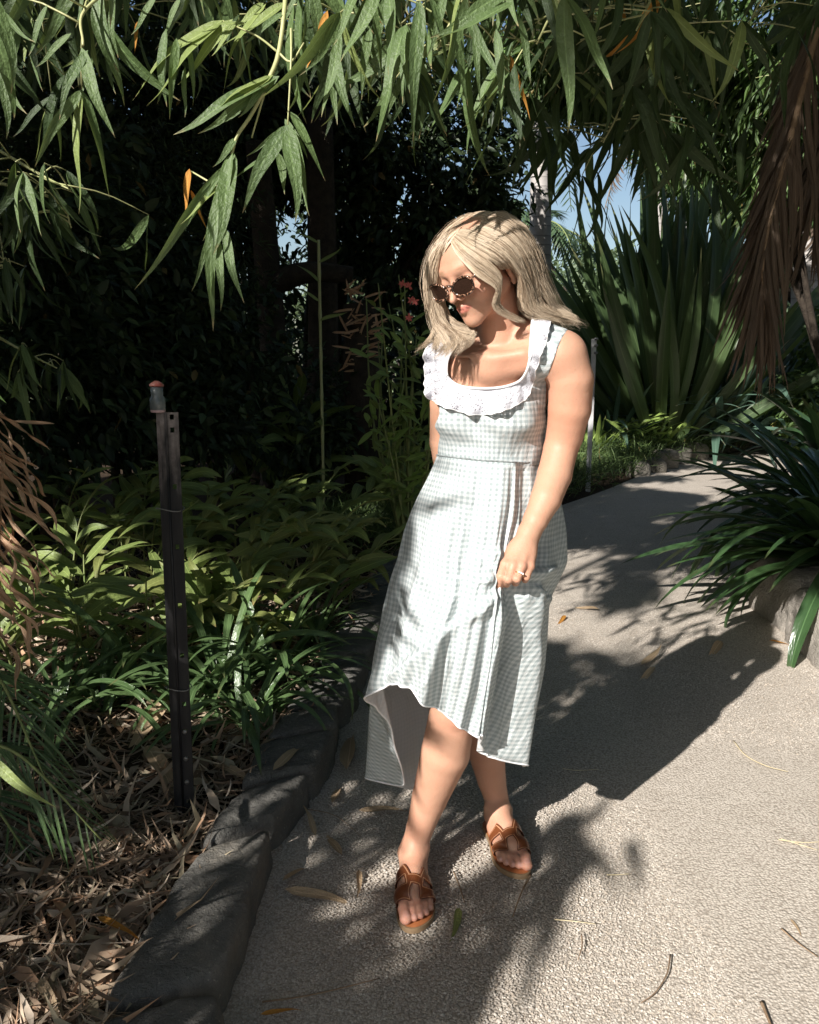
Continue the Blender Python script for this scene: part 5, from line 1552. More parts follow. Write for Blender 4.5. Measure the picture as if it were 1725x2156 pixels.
for i, (u, v, n_, L_, wh) in enumerate([(465, 1455, 46, 0.58, 'right behind the post, long glossy leaves'), (580, 1435, 36, 0.54, 'beside the kerb, arching over the stones'), (300, 1440, 32, 0.50, 'left of the post, half in shade'),
                                   (395, 1500, 18, 0.36, 'small one directly at the foot of the post'), (120, 1500, 30, 0.48, 'at the left among the dead fronds'), (215, 1490, 26, 0.46, 'between the left edge and the post'), (520, 1520, 26, 0.44, 'right of the post, lying over the litter toward the kerb'), (660, 1350, 26, 0.42, 'far one beside the kerb, near the dress')]):
    strap_clump(G(u, v, 0.07), n_, L_, 'clump of dark strap leaves ' + wh, 'strap leaf clumps in the left bed', strap_l, 60 + i)

# fan palm leaves low at the left edge
palm_l = variants(m_strap, 'leaflet', bl_specs(1, 0.030, 'sword', 8, (0.5, 0.9), fold=0.3, wave=0.005, tw=0.3))
for i, (b_, t_, lab) in enumerate([((-60, 1560), (215, 1770), 'green palm frond drooping in from the left edge over the litter'), ((-40, 1400), (95, 1640), 'upper palm frond hanging in at the left edge'), ((-80, 1650), (120, 1900), 'lowest palm frond at the left edge, in deep shade')]):
    A = P(*b_, 1.75 + 0.15 * i); B = P(*t_, 1.75)
    root = empty('palm_frond', A, lab, 'palm frond', 'palm fronds at the left edge')
    ctrl = [A, A * 0.6 + B * 0.4 + np.array([0, 0, 0.06]), B]
    pts = catmull(ctrl, 20)
    mb = MB(); mb.tube(pts - A, np.linspace(0.006, 0.002, 20), 5); mb.build('rachis', m_stem, root)
    for k in range(26):
        f = 0.12 + 0.88 * (k // 2) / 12; j = min(18, int(f * 19)); T = pts[j + 1] - pts[j]; T /= np.linalg.norm(T)
        sd = np.cross(T, (0, -0.3, 1)); sd /= np.linalg.norm(sd)
        d = T * 0.9 + sd * (0.55 if k % 2 else -0.55) + np.array([0, 0, -0.25])
        place('leaflet', rng.choice(palm_l), root, pts[j], d, (0, -0.4, 1), 0.26 * math.sin(0.5 + 2.3 * f))
o = place('leaf', unit_b[m_bamboo_y][1], None, P(-30, 1590, 1.55), P(108, 1705, 1.5) - P(-30, 1590, 1.55), (0.3, -1, 0.6), np.linalg.norm(P(108, 1705, 1.5) - P(-30, 1590, 1.55)))
o.name = 'sunlit_leaf'; tag(o, 'single broad leaf catching sun at the left edge above the litter', 'leaf')

# dead curled fronds hanging at the left edge
dead_l = variants(m_deadtwist, 'dead_leaflet', [dict(L=1, W=0.055, n=16, bend=b, prof='strap', seed=i, twist=tw * 1.6, fold=0.6, wave=0.075) for i, (b, tw) in enumerate([(0.5, 3), (0.9, -4), (0.3, 5), (-0.5, 4), (1.2, 2)])])
root = empty('dead_frond', P(-60, 830, 1.9), 'withered orange brown frond with curled leaflets hanging at the left edge', 'dead frond')
pts = catmull([P(-60, 800, 1.95), P(-15, 950, 1.9), P(-5, 1120, 1.88), P(-20, 1300, 1.9)], 20)
mb = MB(); mb.tube(pts - np.array(root.location), 0.008, 6); mb.build('rachis', m_twig, root)
r = random.Random(5)
for k in range(36):
    p = pts[int(19 * k / 36)]
    d = np.array([r.uniform(0.25, 0.9), r.uniform(-0.3, 0.3), -r.uniform(0.5, 1.4)])
    place('dead_leaflet', r.choice(dead_l), root, p + np.array([0, 0, r.uniform(-.03, .03)]), d, (r.uniform(-1, 1), -1, r.uniform(-.5, .5)), r.uniform(0.12, 0.24))
# ------------------------------------------------------------------ right side clumps, flax, grass mound
clivia_l = variants(m_clivia, 'leaf', bl_specs(1, 0.068, 'strap', 14, (0.9, 1.3, 1.7, 0.6, 2.1), fold=0.3, wave=0.006, tw=0.5))
blue_l = variants(m_bluest, 'leaf', bl_specs(1, 0.05, 'sword', 14, (0.7, 1.1, 1.5, 0.5), fold=0.3, wave=0.006, tw=0.6))
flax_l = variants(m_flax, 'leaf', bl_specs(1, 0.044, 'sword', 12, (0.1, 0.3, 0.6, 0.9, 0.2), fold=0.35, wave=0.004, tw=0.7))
bright_l = variants(m_bright, 'leaf', bl_specs(1, 0.17, 'oval', 8, (0.4, 0.8, 1.2, 0.2), fold=0.25, wave=0.015))
bright_s = variants(m_bright, 'leaf', bl_specs(1, 0.07, 'strap', 9, (0.6, 1.1, 1.6, 0.2), fold=0.3, wave=0.01))
for i, (x, y, z, n_, L_, wh) in enumerate([(2.25, 4.0, 0.27, 150, 0.98, 'on the pale wall, nearest the camera, leaves arching over the path'), (2.85, 5.0, 0.27, 70, 1.05, 'second one along the pale wall at the right edge'), (3.3, 6.2, 0.25, 60, 1.1, 'farthest one along the right side of the path')]):
    strap_clump((x, y, z), n_, L_, 'dark strap leaved clump ' + wh, 'dark strap leaved clumps on the right', clivia_l, 80 + i, el=(0.15, 1.35), az=(0, 6.283) if i else (1.4, 5.6), r0=0.08)
# giant sword leaved plant
fb = np.array([3.35, 10.9, 0.0])
root = empty('giant_flax', fb, 'giant fan of tall upright sword leaves behind the womans shoulder, some in sun', 'plant')
r = random.Random(3)
for k in range(210):
    a = r.uniform(0, 6.283); sp_ = r.random()
    e = 1.50 - 0.95 * sp_ ** 1.1
    d = np.array([math.cos(a) * math.cos(e), math.sin(a) * math.cos(e) * 0.8, math.sin(e)])
    p = fb + np.array([math.cos(a) * 0.42 * sp_, math.sin(a) * 0.3 * sp_, 0.05])
    l = r.uniform(2.7, 4.0) * (1 - 0.12 * sp_)
    up = np.array([-math.cos(a) * 0.3 + r.uniform(-.4, .4), -1, 0.4])
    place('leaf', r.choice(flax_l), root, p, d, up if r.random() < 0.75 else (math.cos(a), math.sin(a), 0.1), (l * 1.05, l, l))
for i, (x, y, n_, L_, wh) in enumerate([(4.15, 10.9, 60, 1.7, 'arching right below the giant flax'), (3.45, 10.7, 44, 1.2, 'in the shade below the giant flax'), (5.6, 12.0, 60, 2.0, 'far right, pale blue leaves in open light'), (4.75, 11.4, 50, 2.1, 'right of the giant flax, half hidden'), (2.6, 10.6, 36, 1.3, 'directly behind the womans shoulder')]):
    strap_clump((x, y, 0.15), n_, L_, 'blue green strap leaved clump ' + wh, 'blue green clumps beyond the path', blue_l, 90 + i, el=(0.25, 1.4), r0=0.12)
for i, (u, v, h_, k, wh) in enumerate([(1262, 985, 0.62, 0, 'right beside the stake, upright blades'), (1320, 975, 0.60, 1, 'with broad sunlit leaves in the middle'), (1375, 972, 0.55, 1, 'right hand one by the pale stones'), (1445, 950, 0.40, 1, 'small one between the stones'), (1225, 990, 0.5, 0, 'half hidden by the arm')]):
    b_ = G(u, v); b_[2] = 0.05
    if k: ginger_like = ginger(b_, 5, h_ * 1.1, 'fresh green leafy plant ' + wh, 'fresh green plants by the bend of the path', yel=0, leafL=0.30, seed=200 + i, name='leafy_plant')
    else: strap_clump(b_, 26, h_, 'fresh green leafy plant ' + wh, 'fresh green plants by the bend of the path', bright_s, 200 + i, el=(0.7, 1.5))
for o in list(bpy.data.objects):
    if o.parent and o.parent.name.startswith('leafy_plant') and o.name.startswith('leaf') and not o.parent.name.startswith('leaf.'):
        o.data = rng.choice(bright_l)
# mondo grass mound along the far left edge of the path
r = np.random.default_rng(5)
N = 26000
lef = le[(le[:, 1] > 4.9) & (le[:, 1] < 11.5)]
k = r.integers(0, len(lef), N); off = r.uniform(0.05, 1.1, N)
tx = np.array([-0.83, 0.55, 0])
base_ = lef[k] + tx * off[:, None] + r.normal(size=(N, 3)) * np.array([.10, .10, 0])
hgt = 0.30 * np.sqrt(np.clip(1 - ((off - 0.55) / 0.62) ** 2, 0, 1))
base_[:, 2] = hgt * r.uniform(0.3, 1, N)
D = np.stack([r.normal(size=N) * 0.6, r.normal(size=N) * 0.6, r.uniform(0.3, 1.2, N)], 1)
UP = np.stack([r.normal(size=N), r.normal(size=N), np.ones(N) * 0.5], 1)
gt = [blade(1, 0.045, 2, b, 0.2, 0.2, 0.0, 'strap', 1) for b in (1.2, 1.8, 0.8)]
cloud_obj('grass', c_grass, None, gt, base_, D, UP, r.uniform(0.09, 0.2, N), r, kind='stuff')

GAPS = [(*P(612, 480, y_), .34 * y_ / 8) for y_ in (6.5, 7.2, 7.9, 8.6, 9.3)] + [(*P(440, 330, y_), .16 * y_ / 8) for y_ in (7.5, 8.2, 8.9)]
GAPS += [(*P(1195, 330, y_), .5) for y_ in (9., 9.7)]
# ------------------------------------------------------------------ shrubs and trees
def kite(w, b, y1=0.3, y2=0.68, t2=0.75):
    V = np.array([(0, 0, 0), (-w / 2, y1, .06 - b * .1), (-w / 2 * t2, y2, .05 - b * .25), (0, 1, -b * .5), (w / 2 * t2, y2, .05 - b * .25), (w / 2, y1, .06 - b * .1)], float)
    return V, np.array([(0, 3, 2, 1), (0, 5, 4, 3)]), np.array([(.5, 0), (0, y1), (0, y2), (.5, 1), (1, y2), (1, y1)], float)
small_t = [kite(w, b) for w, b in ((0.45, 0.5), (0.35, 0.9), (0.5, 0.2))]
lance_t = [kite(w, b, .25, .6, .7) for w, b in ((0.17, 0.4), (0.14, 0.9), (0.2, 0.2))]


def blobs_points(blobs, n, r, shell=0.55):
    vol = np.array([b[3] * b[4] * b[5] for b in blobs]) ** 0.75; vol /= vol.sum()
    which = r.choice(len(blobs), n, p=vol)
    d = r.normal(size=(n, 3)); d /= np.linalg.norm(d, axis=1)[:, None]
    rad = (shell + (1 - shell) * r.uniform(0, 1, n)) ** 1.0
    B = np.array(blobs, float)[which]
    return B[:, :3] + d * rad[:, None] * B[:, 3:6] * (1 + 0.18 * vnoise(d * 2 + which[:, None], 2.2, 3)[:, None]), d


def shrub(name, base, blobs, n, leaf, mat, tm_, label, group=None, cat='shrub', seed=0, droop=0.3, trunk=True, limbs=6, tr=0.05, mat_b=None):
    r = np.random.default_rng(seed)
    root = empty(name, base, label, cat, group)
    p, d = blobs_points(blobs, n, r)
    keepm = p[:, 2] > 0.05
    p, d = p[keepm], d[keepm]
    # leave ragged holes
    hol = vnoise(p, 3.2, seed + 5) + 0.5 * vnoise(p, 8, seed + 6)
    m = hol > -0.40
    for gx_, gy_, gz_, gr_ in GAPS:      # open windows in the thicket
        c_ = np.array([gx_, gy_, gz_]) - np.array([0, 0, CAM_H]); L_ = np.linalg.norm(c_)
        m &= np.linalg.norm(p - np.array([gx_, gy_, gz_]), axis=1) > gr_ * (1 + .5 * vnoise(p, 6, seed))
    p, d = p[m], d[m]; n = len(p)
    D = d * 0.7 + r.normal(size=(n, 3)) * 0.6 + np.array([0, 0, -droop])
    UP = r.normal(size=(n, 3)) * 0.5 + np.array([0, -0.2, 1])
    V, Fq, U, C = cloud(tm_, p, D, UP, leaf * r.uniform(0.6, 1.3, n), r, np.asarray(base, float))
    link('crown', make_mesh('crown', V, Fq, [mat], uv=U, attrs={'rnd': C}), root)
    if trunk:
        mb = MB(); rr_ = random.Random(seed)
        bl = sorted(blobs, key=lambda b: -b[2])[:limbs]
        for b in bl:
            e = np.array(b[:3]); s = np.asarray(base, float) * np.array([1, 1, 0]) + np.array([rr_.uniform(-.08, .08), rr_.uniform(-.08, .08), -0.1])
            mid = s * 0.5 + e * 0.5 + np.array([rr_.uniform(-.2, .2), rr_.uniform(-.1, .1), rr_.uniform(-.1, .3)])
            q_ = catmull([s, s * 0.8 + mid * 0.2 + np.array([0, 0, 0.15]), mid, e], 14)
            mb.tube(q_ - np.asarray(base), np.linspace(tr, tr * 0.25, 14), 7)
        mb.build('trunk', mat_b or m_bark, root)
    return root


def B(u, v, Y, rx, ry, rz):
    p = P(u, v, Y); return (p[0], p[1], max(p[2], 0.1), rx, ry, rz)


# dark thicket at the left, several shrubs
SH = [
 ('left edge, nearest', (60, 700, 4.4), [B(-60, 620, 4.3, .8, .5, .8), B(60, 850, 4.4, .7, .5, .5), B(-80, 350, 4.6, .9, .6, .7), B(80, 500, 4.7, .6, .5, .6)], 9000, .09),
 ('behind the post', (260, 800, 5.4), [B(180, 760, 5.2, .8, .5, .6), B(330, 880, 5.3, .7, .5, .4), B(250, 600, 5.5, .7, .5, .7), B(360, 700, 5.6, .5, .4, .5)], 9000, .085),
 ('between the hanging bamboo and the ferny stump', (480, 800, 6.2), [B(450, 830, 6.0, .8, .5, .5), B(560, 900, 6.1, .8, .5, .4), B(480, 700, 6.3, .6, .4, .5), B(640, 860, 6.4, .6, .5, .5)], 9000, .08),
 ('upper left, with fine leaves', (120, 350, 5.6), [B(60, 300, 5.6, 1.0, .6, .8), B(240, 360, 5.8, .9, .6, .8), B(360, 480, 6.0, .7, .5, .8), B(160, 120, 5.8, 1.2, .7, .7)], 11000, .07),
]
for i, (wh, bs, bl, n_, lf) in enumerate(SH):
    b0 = P(bs[0], 900, bs[2]); b0[2] = 0
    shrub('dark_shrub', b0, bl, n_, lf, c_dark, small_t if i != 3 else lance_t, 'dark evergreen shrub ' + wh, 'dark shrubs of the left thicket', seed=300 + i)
# the tall dark trees beyond
TR_ = [
 ('with the thick black trunk behind the hanging bamboo', (662, 9.0), [B(700, 330, 9, 1.6, 1, 1.1), B(830, 400, 8.8, 1.3, .9, 1.1), B(930, 330, 9.2, 1.1, .9, 1.0), B(900, 500, 8.8, 1.0, .8, .8), B(780, 240, 9.2, 1.8, 1, .9), B(950, 430, 9.0, .6, .6, .8), B(860, 600, 8.6, .9, .6, .6)], 24000, .115, .17),
 ('with a forked trunk left of centre', (545, 8.2), [B(380, 250, 8.2, 1.4, .9, 1.0), B(520, 200, 8.4, 1.3, .9, .9), B(420, 420, 8.2, .9, .7, .8), B(300, 560, 8.0, 1.0, .7, .9), B(560, 330, 8.3, .7, .5, .5), B(460, 620, 8.0, .9, .6, .6), B(180, 420, 8.0, 1.2, .8, 1.2)], 22000, .115, .12),
 ('closing the far left behind the shrubs', (60, 9.0), [B(40, 500, 9, 2.0, 1, 1.6), B(-100, 200, 9, 2.0, 1, 1.6), B(220, 240, 9.2, 1.6, 1, 1.4), B(180, 700, 8.8, 1.5, .8, 1.0), B(0, 0, 9.2, 2.5, 1, 1.3), B(350, 60, 9.2, 1.8, 1, 1.2)], 22000, .14, .15),
 ('low and wide behind the flowering bush', (760, 11.0), [B(560, 800, 11, 1.8, 1, .9), B(760, 780, 11, 1.6, 1, 1.0), B(930, 800, 11, 1.5, 1, 1.0), B(660, 900, 10.5, 1.8, 1, .6), B(860, 690, 10.5, 1.0, .8, .7), B(400, 820, 11, 1.6, 1, 1.0)], 18000, .14, .12),
]
for i, (wh, (u, Y_), bl, n_, lf, tr_) in enumerate(TR_):
    b0 = P(u, 800, Y_); b0[2] = 0
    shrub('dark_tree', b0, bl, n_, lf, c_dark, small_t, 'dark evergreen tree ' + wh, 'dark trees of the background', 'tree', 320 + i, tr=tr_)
# black trunks that stand out against the sky gap
for (u, w, Y_, top, wh) in ((662, .165, 7.6, 230, 'thick black tree trunk beside the small gap of sky'), (572, .14, 7.2, 300, 'slanting black trunk left of the small gap of sky')):
    b0 = P(u, 800, Y_); b0[2] = 0
    tp = P(u + (10 if u > 600 else -30), top, Y_)
    root = empty('bare_trunk', b0, wh, 'tree trunk')
    mb = MB(); pts = catmull([b0 * 0, (tp - b0) * 0.4 + np.array([0.05, 0, 0]), tp - b0], 16)
    mb.tube(pts, np.linspace(w, w * 0.7, 16), 12); mb.build('trunk', m_bark, root)
    if u < 600:
        mb = MB(); q0 = (tp - b0) * 0.62; mb.tube(catmull([q0, q0 + np.array([.35, 0, .12]), q0 + np.array([.75, 0, .1])], 8), np.linspace(.11, .07, 8), 8); mb.build('branch', m_bark, root)

# flowering bush, half in sun, beside the face
fbp = P(860, 900, 5.0); fbp[2] = 0
root = empty('flowering_bush', fbp, 'leafy bush with pink red flowers, half in sun, left of the womans face', 'bush')
r = random.Random(8)
oval_l = variants(m_bright, 'leaf', bl_specs(1, 0.30, 'oval', 6, (0.5, 0.9, 0.2), fold=0.25, wave=0.01))
oval_d = variants(m_ginger, 'leaf', bl_specs(1, 0.28, 'oval', 6, (0.5, 0.9, 0.2), fold=0.25, wave=0.01))
m_flower = simple_mat('pink red petals', (0.60, 0.10, 0.09), (0.75, 0.25, 0.22), 60, 0.6, 0.2, 0.1)
pet = variants(m_flower, 'petal', bl_specs(1, 0.45, 'oval', 4, (0.6, 1.0), fold=0.2))
cnt_leaf = 0
for k in range(20):
    e = P(r.uniform(760, 925), r.uniform(560, 860), 5.0 + r.uniform(-.35, .35))
    pts = catmull([fbp, fbp * 0.4 + e * 0.6 + np.array([r.uniform(-.1, .1), 0, -.1]), e], 12)
    mb = MB(); mb.tube(pts - fbp, np.linspace(.010, .004, 12), 5); mb.build('stem', m_stem, root)
    for j in range(13):
        i = 4 + int(7 * j / 13); p = pts[i] + np.array([r.uniform(-.05, .05), r.uniform(-.05, .05), r.uniform(-.04, .08)])
        d = np.array([r.uniform(-1, 1), r.uniform(-1, .6), r.uniform(-.5, .9)])
        place('leaf', r.choice(oval_l if r.random() < .6 else oval_d), root, p, d, (r.uniform(-.5, .5), -.5, 1), r.uniform(.09, .17))
for (u, v) in ((862, 602), (866, 632), (874, 634), (862, 668), (848, 598)):
    c_ = P(u, v, 4.6)
    fo = empty('flower', c_ - fbp); fo.parent = root
    for j in range(6):
        a = j * 1.047 + r.random()
        d = np.array([math.cos(a), -0.5, math.sin(a)])
        R = frame(d, (0, -1, 0)); o = bpy.data.objects.new('petal', pet[j % 2]); col.objects.link(o); o.parent = fo
        M = Matrix.Identity(4)
        for a_ in range(3):
            for b_ in range(3): M[a_][b_] = float(R[a_, b_] * 0.026)
        o.matrix_basis = M
# dead brown stump of a fern with broken stalks
sbp = P(758, 700, 6.2); sbp[2] = 0
root = empty('dead_fern_stump', sbp, 'dead fern stump with broken pale stalks left of the flowering bush', 'stump')
mb = MB(); h_ = P(758, 640, 6.2)[2]
mb.tube([(0, 0, 0), (0.02, 0, h_ * .5), (0, 0, h_)], [.13, .15, .12], 10); mb.build('trunk', m_bark, root)
stalk = variants(m_deadtwist, 'stalk', [dict(L=1, W=0.11, n=6, bend=b, prof='strap', seed=i, twist=.6, fold=.8) for i, b in enumerate((.2, .7, -.3))])
r = random.Random(4)
for k in range(60):
    a = r.uniform(-.2, 3.4); d = np.array([math.cos(a), r.uniform(-.7, .2), abs(math.sin(a)) * r.uniform(-.6, 1)])
    if k < 14: d = np.array([r.uniform(.5, 1), -.3, r.uniform(.2, .8)])
    place('stalk', r.choice(stalk), root, sbp + np.array([r.uniform(-.12, .12), -.1, h_ + r.uniform(-.5, .1)]), d, (0, -1, .3), r.uniform(.09, .18))
# thin yellow bamboo cane beside it
cb = P(676, 760, 5.6); cb[2] = 0
ct = P(676, 505, 5.6)
root = empty('young_cane', cb, 'thin yellow green cane standing upright left of the dead fern stump', 'bamboo cane')
mb = MB(); hh = ct[2]
zz = np.linspace(0, hh, 40); mb.tube(np.stack([zz * 0, zz * 0, zz], 1), 0.010 + 0.003 * (np.arange(40) % 5 == 0), 8); mb.build('cane', m_bstem, root)
for k in range(5): place('leaf', rng.choice(unit_b[m_bamboo_y]), root, cb + np.array([0, -.02, hh * (0.75 + .06 * k)]), (math.cos(k * 2.2), -.4, .4), (0, -1, .5), .2)

# ------------------------------------------------------------------ palms
def palm_trunk_mat():
    t = NT('palm trunk'); co = t.coord('Object')
    sz = t.n('SeparateXYZ'); t.l(co, sz.inputs[0])
    n = t.noise(co, 5, 4); zz = t.math('ADD', sz.outputs[2], t.math('MULTIPLY', n, 0.06))
    f = t.math('FRACT', t.math('MULTIPLY', zz, 8.5))
    ringm = t.ramp(f, [(0.0, (0.45, 0.45, 0.45)), (0.10, (1, 1, 1)), (0.9, (0.85, 0.85, 0.85)), (1.0, (0.5, 0.5, 0.5))])
    c = t.mix(t.noise(co, 14, 5), (0.38, 0.35, 0.33), (0.60, 0.57, 0.54))
    c = t.mix(1.0, c, ringm, 'MULTIPLY')
    nb = t.bump(f, 0.4, 0.02)
    return t.done(t.principled(c, 0.9, 0.2, nb))
m_palm = palm_trunk_mat()
leaflet_t = [blade(1, 0.07, 4, b, 0.25, 0.2, 0, 'sword', i) for i, b in enumerate((0.3, 0.8, 1.2))]
m_frond = leaf_mat('palm leaflet', (0.045, 0.085, 0.045), (0.11, 0.17, 0.085), (0.25, 0.35, 0.1), 0.22, 0.4, 0.5, 10, tip=(0.3, 0.25, 0.12), vein=0.2)


def frond(root, p0, d, L, droop, mat=None, nl=44, ll=0.45, seed=0, name='frond'):
    r = np.random.default_rng(seed)
    d = np.asarray(d, float); d /= np.linalg.norm(d)
    n = 24; t = np.linspace(0, 1, n)
    pts = p0 + d * (t * L)[:, None] * (1 - 0.25 * t[:, None]) + np.array([0, 0, -1]) * (droop * L * t ** 2.0)[:, None]
    off = np.array(root.location)
    mb = MB(); mb.tube(pts - off, np.linspace(.020, .005, n), 5)
    f = np.repeat(np.linspace(0.10, 0.99, nl), 2); j = np.minimum((f * (n - 1)).astype(int), n - 2)
    T = pts[j + 1] - pts[j]; T /= np.linalg.norm(T, axis=1)[:, None]
    sd = np.cross(T, np.array([0.01, 0.0, 1.0])); sd /= np.linalg.norm(sd, axis=1)[:, None]
    sgn = np.tile([1, -1], nl)[:, None]
    D = T * 0.65 + sd * sgn * 0.9 + np.array([0, 0, -0.28]) + r.normal(size=T.shape) * 0.07
    UP = np.cross(sd, T); UP[:, 2] = np.abs(UP[:, 2]) + .2
    V, Fq, U, C = cloud(leaflet_t, pts[j], D, UP, ll * np.sin(0.5 + 2.4 * f) * r.uniform(.85, 1.1, len(f)), r, off)
    o = link(name, make_mesh(name, V, Fq, [mat or m_frond], uv=U), root)
    link('rachis', mb.mesh('rachis', [m_stem if mat is None else m_twig]), o)
    return o


def palm(u, v_top, Y_, w, label, nf=12, Lf=2.2, seed=0, lean=0.0, base_u=None, elev=(-.2, 1.1), dead=3):
    tp = P(u, v_top, Y_); bs = P(base_u if base_u is not None else u, 800, Y_); bs[2] = 0
    root = empty('palm_tree', bs, label, 'palm tree', 'palm trees behind the flax')
    mb = MB(); n = 40; t = np.linspace(0, 1, n)
    pts = (tp - bs)[None] * t[:, None]
    mb.tube(pts, w * (1.18 - 0.25 * t + 0.012 * (np.arange(n) % 2)), 16); mb.build('trunk', m_palm, root)
    r = random.Random(seed)
    for k in range(nf):
        a = k * 2.4 + r.uniform(-.3, .3); e = r.uniform(*elev)
        frond(root, tp + np.array([0, 0, .05]), (math.cos(a) * math.cos(e), math.sin(a) * math.cos(e), math.sin(e)), Lf * r.uniform(.8, 1.1), r.uniform(.35, .6), seed=seed * 50 + k)
    for k in range(dead):
        a = k * 2.1 + 1; frond(root, tp - np.array([0, 0, .1]), (math.cos(a) * .5, math.sin(a) * .5, -.8), Lf * .8, .4, m_deadfrond, seed=seed * 50 + 30 + k, name='dead_frond')
    return root


palm(1140, 195, 11.0, 0.135, 'grey ringed palm trunk directly behind the womans head', seed=1, Lf=2.0, dead=0)
palm(1388, 150, 14.0, 0.145, 'grey palm trunk behind the middle of the giant flax', seed=2, Lf=2.4)
palm(1700, 380, 12.0, 0.17, 'thick palm trunk at the right edge of the picture', seed=3, Lf=1.6, dead=5)
palm(1490, 60, 19.0, 0.11, 'slender leaning palm trunk against the blue sky', seed=4, Lf=2.6, base_u=1400, nf=10, dead=0)
# feathery crown right of centre
palm(1520, 300, 13.0, 0.12, 'low feathery palm crown right of the giant flax', seed=6, Lf=2.3, nf=13, dead=0, base_u=1580, elev=(0.1, 1.2))
palm(1130, 480, 16.0, 0.13, 'distant dark palm left of the grey ringed trunk', seed=7, Lf=1.6, nf=12, dead=5, base_u=1100)

# big dead frond that hangs in front at the right
r = random.Random(12)
df_l = variants(m_deadfrond, 'leaflet', [dict(L=1, W=0.034, n=8, bend=b, prof='sword', seed=i, twist=tw, fold=.5, wave=.01) for i, (b, tw) in enumerate([(.15, .5), (.35, -1), (.6, .8), (-.2, .4)])])
for q, (ctrl, lab, dn_) in enumerate([
    ([(1760, -60, 3.3), (1715, 80, 3.25), (1672, 260, 3.2), (1628, 430, 3.15), (1606, 560, 3.1), (1612, 670, 3.1)], 'large dead brown palm frond hanging down at the right', 120),
    ([(1800, 100, 3.5), (1765, 220, 3.45), (1735, 330, 3.4), (1715, 440, 3.4)], 'second dead brown palm frond behind it at the right edge', 70)]):
    pts = catmull([P(*c) for c in ctrl], 40)
    root = empty('dead_palm_frond', pts[0], lab, 'dead frond', 'dead palm fronds hanging at the right')
    mb = MB(); mb.tube(pts - pts[0], np.linspace(.018, .004, 40), 7); mb.build('rachis', m_twig, root)
    for k in range(dn_):
        f = (k // 2 + .5) / (dn_ / 2); j = min(38, int(f * 39)); T = pts[j + 1] - pts[j]; T /= np.linalg.norm(T)
        sd = np.array([1.0, 0, 0]) * (1 if k % 2 else -1)
        l = 0.52 * (0.55 + 0.45 * math.sin(0.6 + 2.3 * f)) * r.uniform(.85, 1.1)
        d = T * 1.0 + sd * (0.42 - .22 * f) + np.array([r.uniform(-.06, .06), r.uniform(-.25, .15), -.45])
        place('leaflet', r.choice(df_l), root, pts[j] + np.array([0, r.uniform(-.01, .01), 0]), d, (r.uniform(-.6, .6), -1, .3), l)

# ------------------------------------------------------------------ far trees that close the garden
FT = [(-8, 19), (-4, 21), (-.5, 20), (2.5, 23), (5, 21), (7.5, 19), (10.5, 20), (13, 17), (9.0, 15), (6.5, 26), (16, 22), (-12, 17)]
FTL = ['far left, behind everything', 'left of the black trunks', 'seen through the small gap of sky', 'behind the womans head', 'behind the giant flax', 'right of the giant flax', 'behind the right palm trunk',
       'beyond the right edge clumps', 'low one between flax and right palm', 'tallest and farthest, against the sky', 'outermost at the right', 'outermost at the left']
for i, (x, y) in enumerate(FT):
    r = random.Random(500 + i)
    H0 = y * 0.10 + 1.0 + r.uniform(-.3, .6) if x > 1 else y * 0.28
    bl = [(x + r.uniform(-1.8, 1.8), y + r.uniform(-1, 1), r.uniform(0.8, max(1.2, H0)), r.uniform(1.2, 2.0), 1.2, r.uniform(.9, 1.4)) for _ in range(7)]
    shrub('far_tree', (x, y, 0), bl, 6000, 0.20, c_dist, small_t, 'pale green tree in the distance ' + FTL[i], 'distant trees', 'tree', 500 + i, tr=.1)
# leafy shrubs at the middle right
for i, (x, y, wh) in enumerate([(5.6, 10.6, 'left of the right edge palm trunk'), (7.6, 12.5, 'behind the right edge palm trunk'), (1.2, 12.5, 'just left of the ringed palm trunk')]):
    r = random.Random(540 + i)
    bl = [(x + r.uniform(-.8, .8), y + r.uniform(-.5, .5), r.uniform(.4, 1.5), r.uniform(.6, .9), .7, r.uniform(.5, .8)) for _ in range(6)]
    shrub('leafy_shrub', (x, y, 0), bl, 9000, 0.11, c_bamb, small_t, 'mid green shrub ' + wh, 'mid green shrubs', 'shrub', 540 + i)
# branchy tree high at right: dark clusters against the sky
for i, (bl, u0, Y_, wh) in enumerate([
    ([B(1625, 180, 7.5, .5, .5, .5), B(1700, 60, 7.4, .9, .6, .7), B(1560, 330, 7.8, .45, .4, .35), B(1660, 330, 7.4, .5, .4, .6)], 1850, 7.8, 'high at the right against the sky'),
    ([B(1500, 370, 12, .9, .6, .5), B(1440, 330, 12.2, .7, .5, .4), B(1580, 410, 12, .8, .5, .5), B(1620, 250, 12, 1.2, .6, .8)], 1900, 12.4, 'farther off, over the feathery palm'),
    ([B(1230, 120, 9, .9, .6, .5), B(1330, 190, 9, .8, .5, .5), B(1290, 60, 9, 1.2, .6, .6)], 1112, 11.6, 'above the woman behind the hanging bamboo')]):
    b0 = P(u0, 800, Y_); b0[2] = 0
    shrub('drooping_tree', b0, bl, 7000, 0.20, c_bamb, lance_t, 'tree with drooping narrow leaves ' + wh, 'drooping leaved trees', 'tree', 560 + i, droop=1.1, tr=.07, trunk=(i != 2))
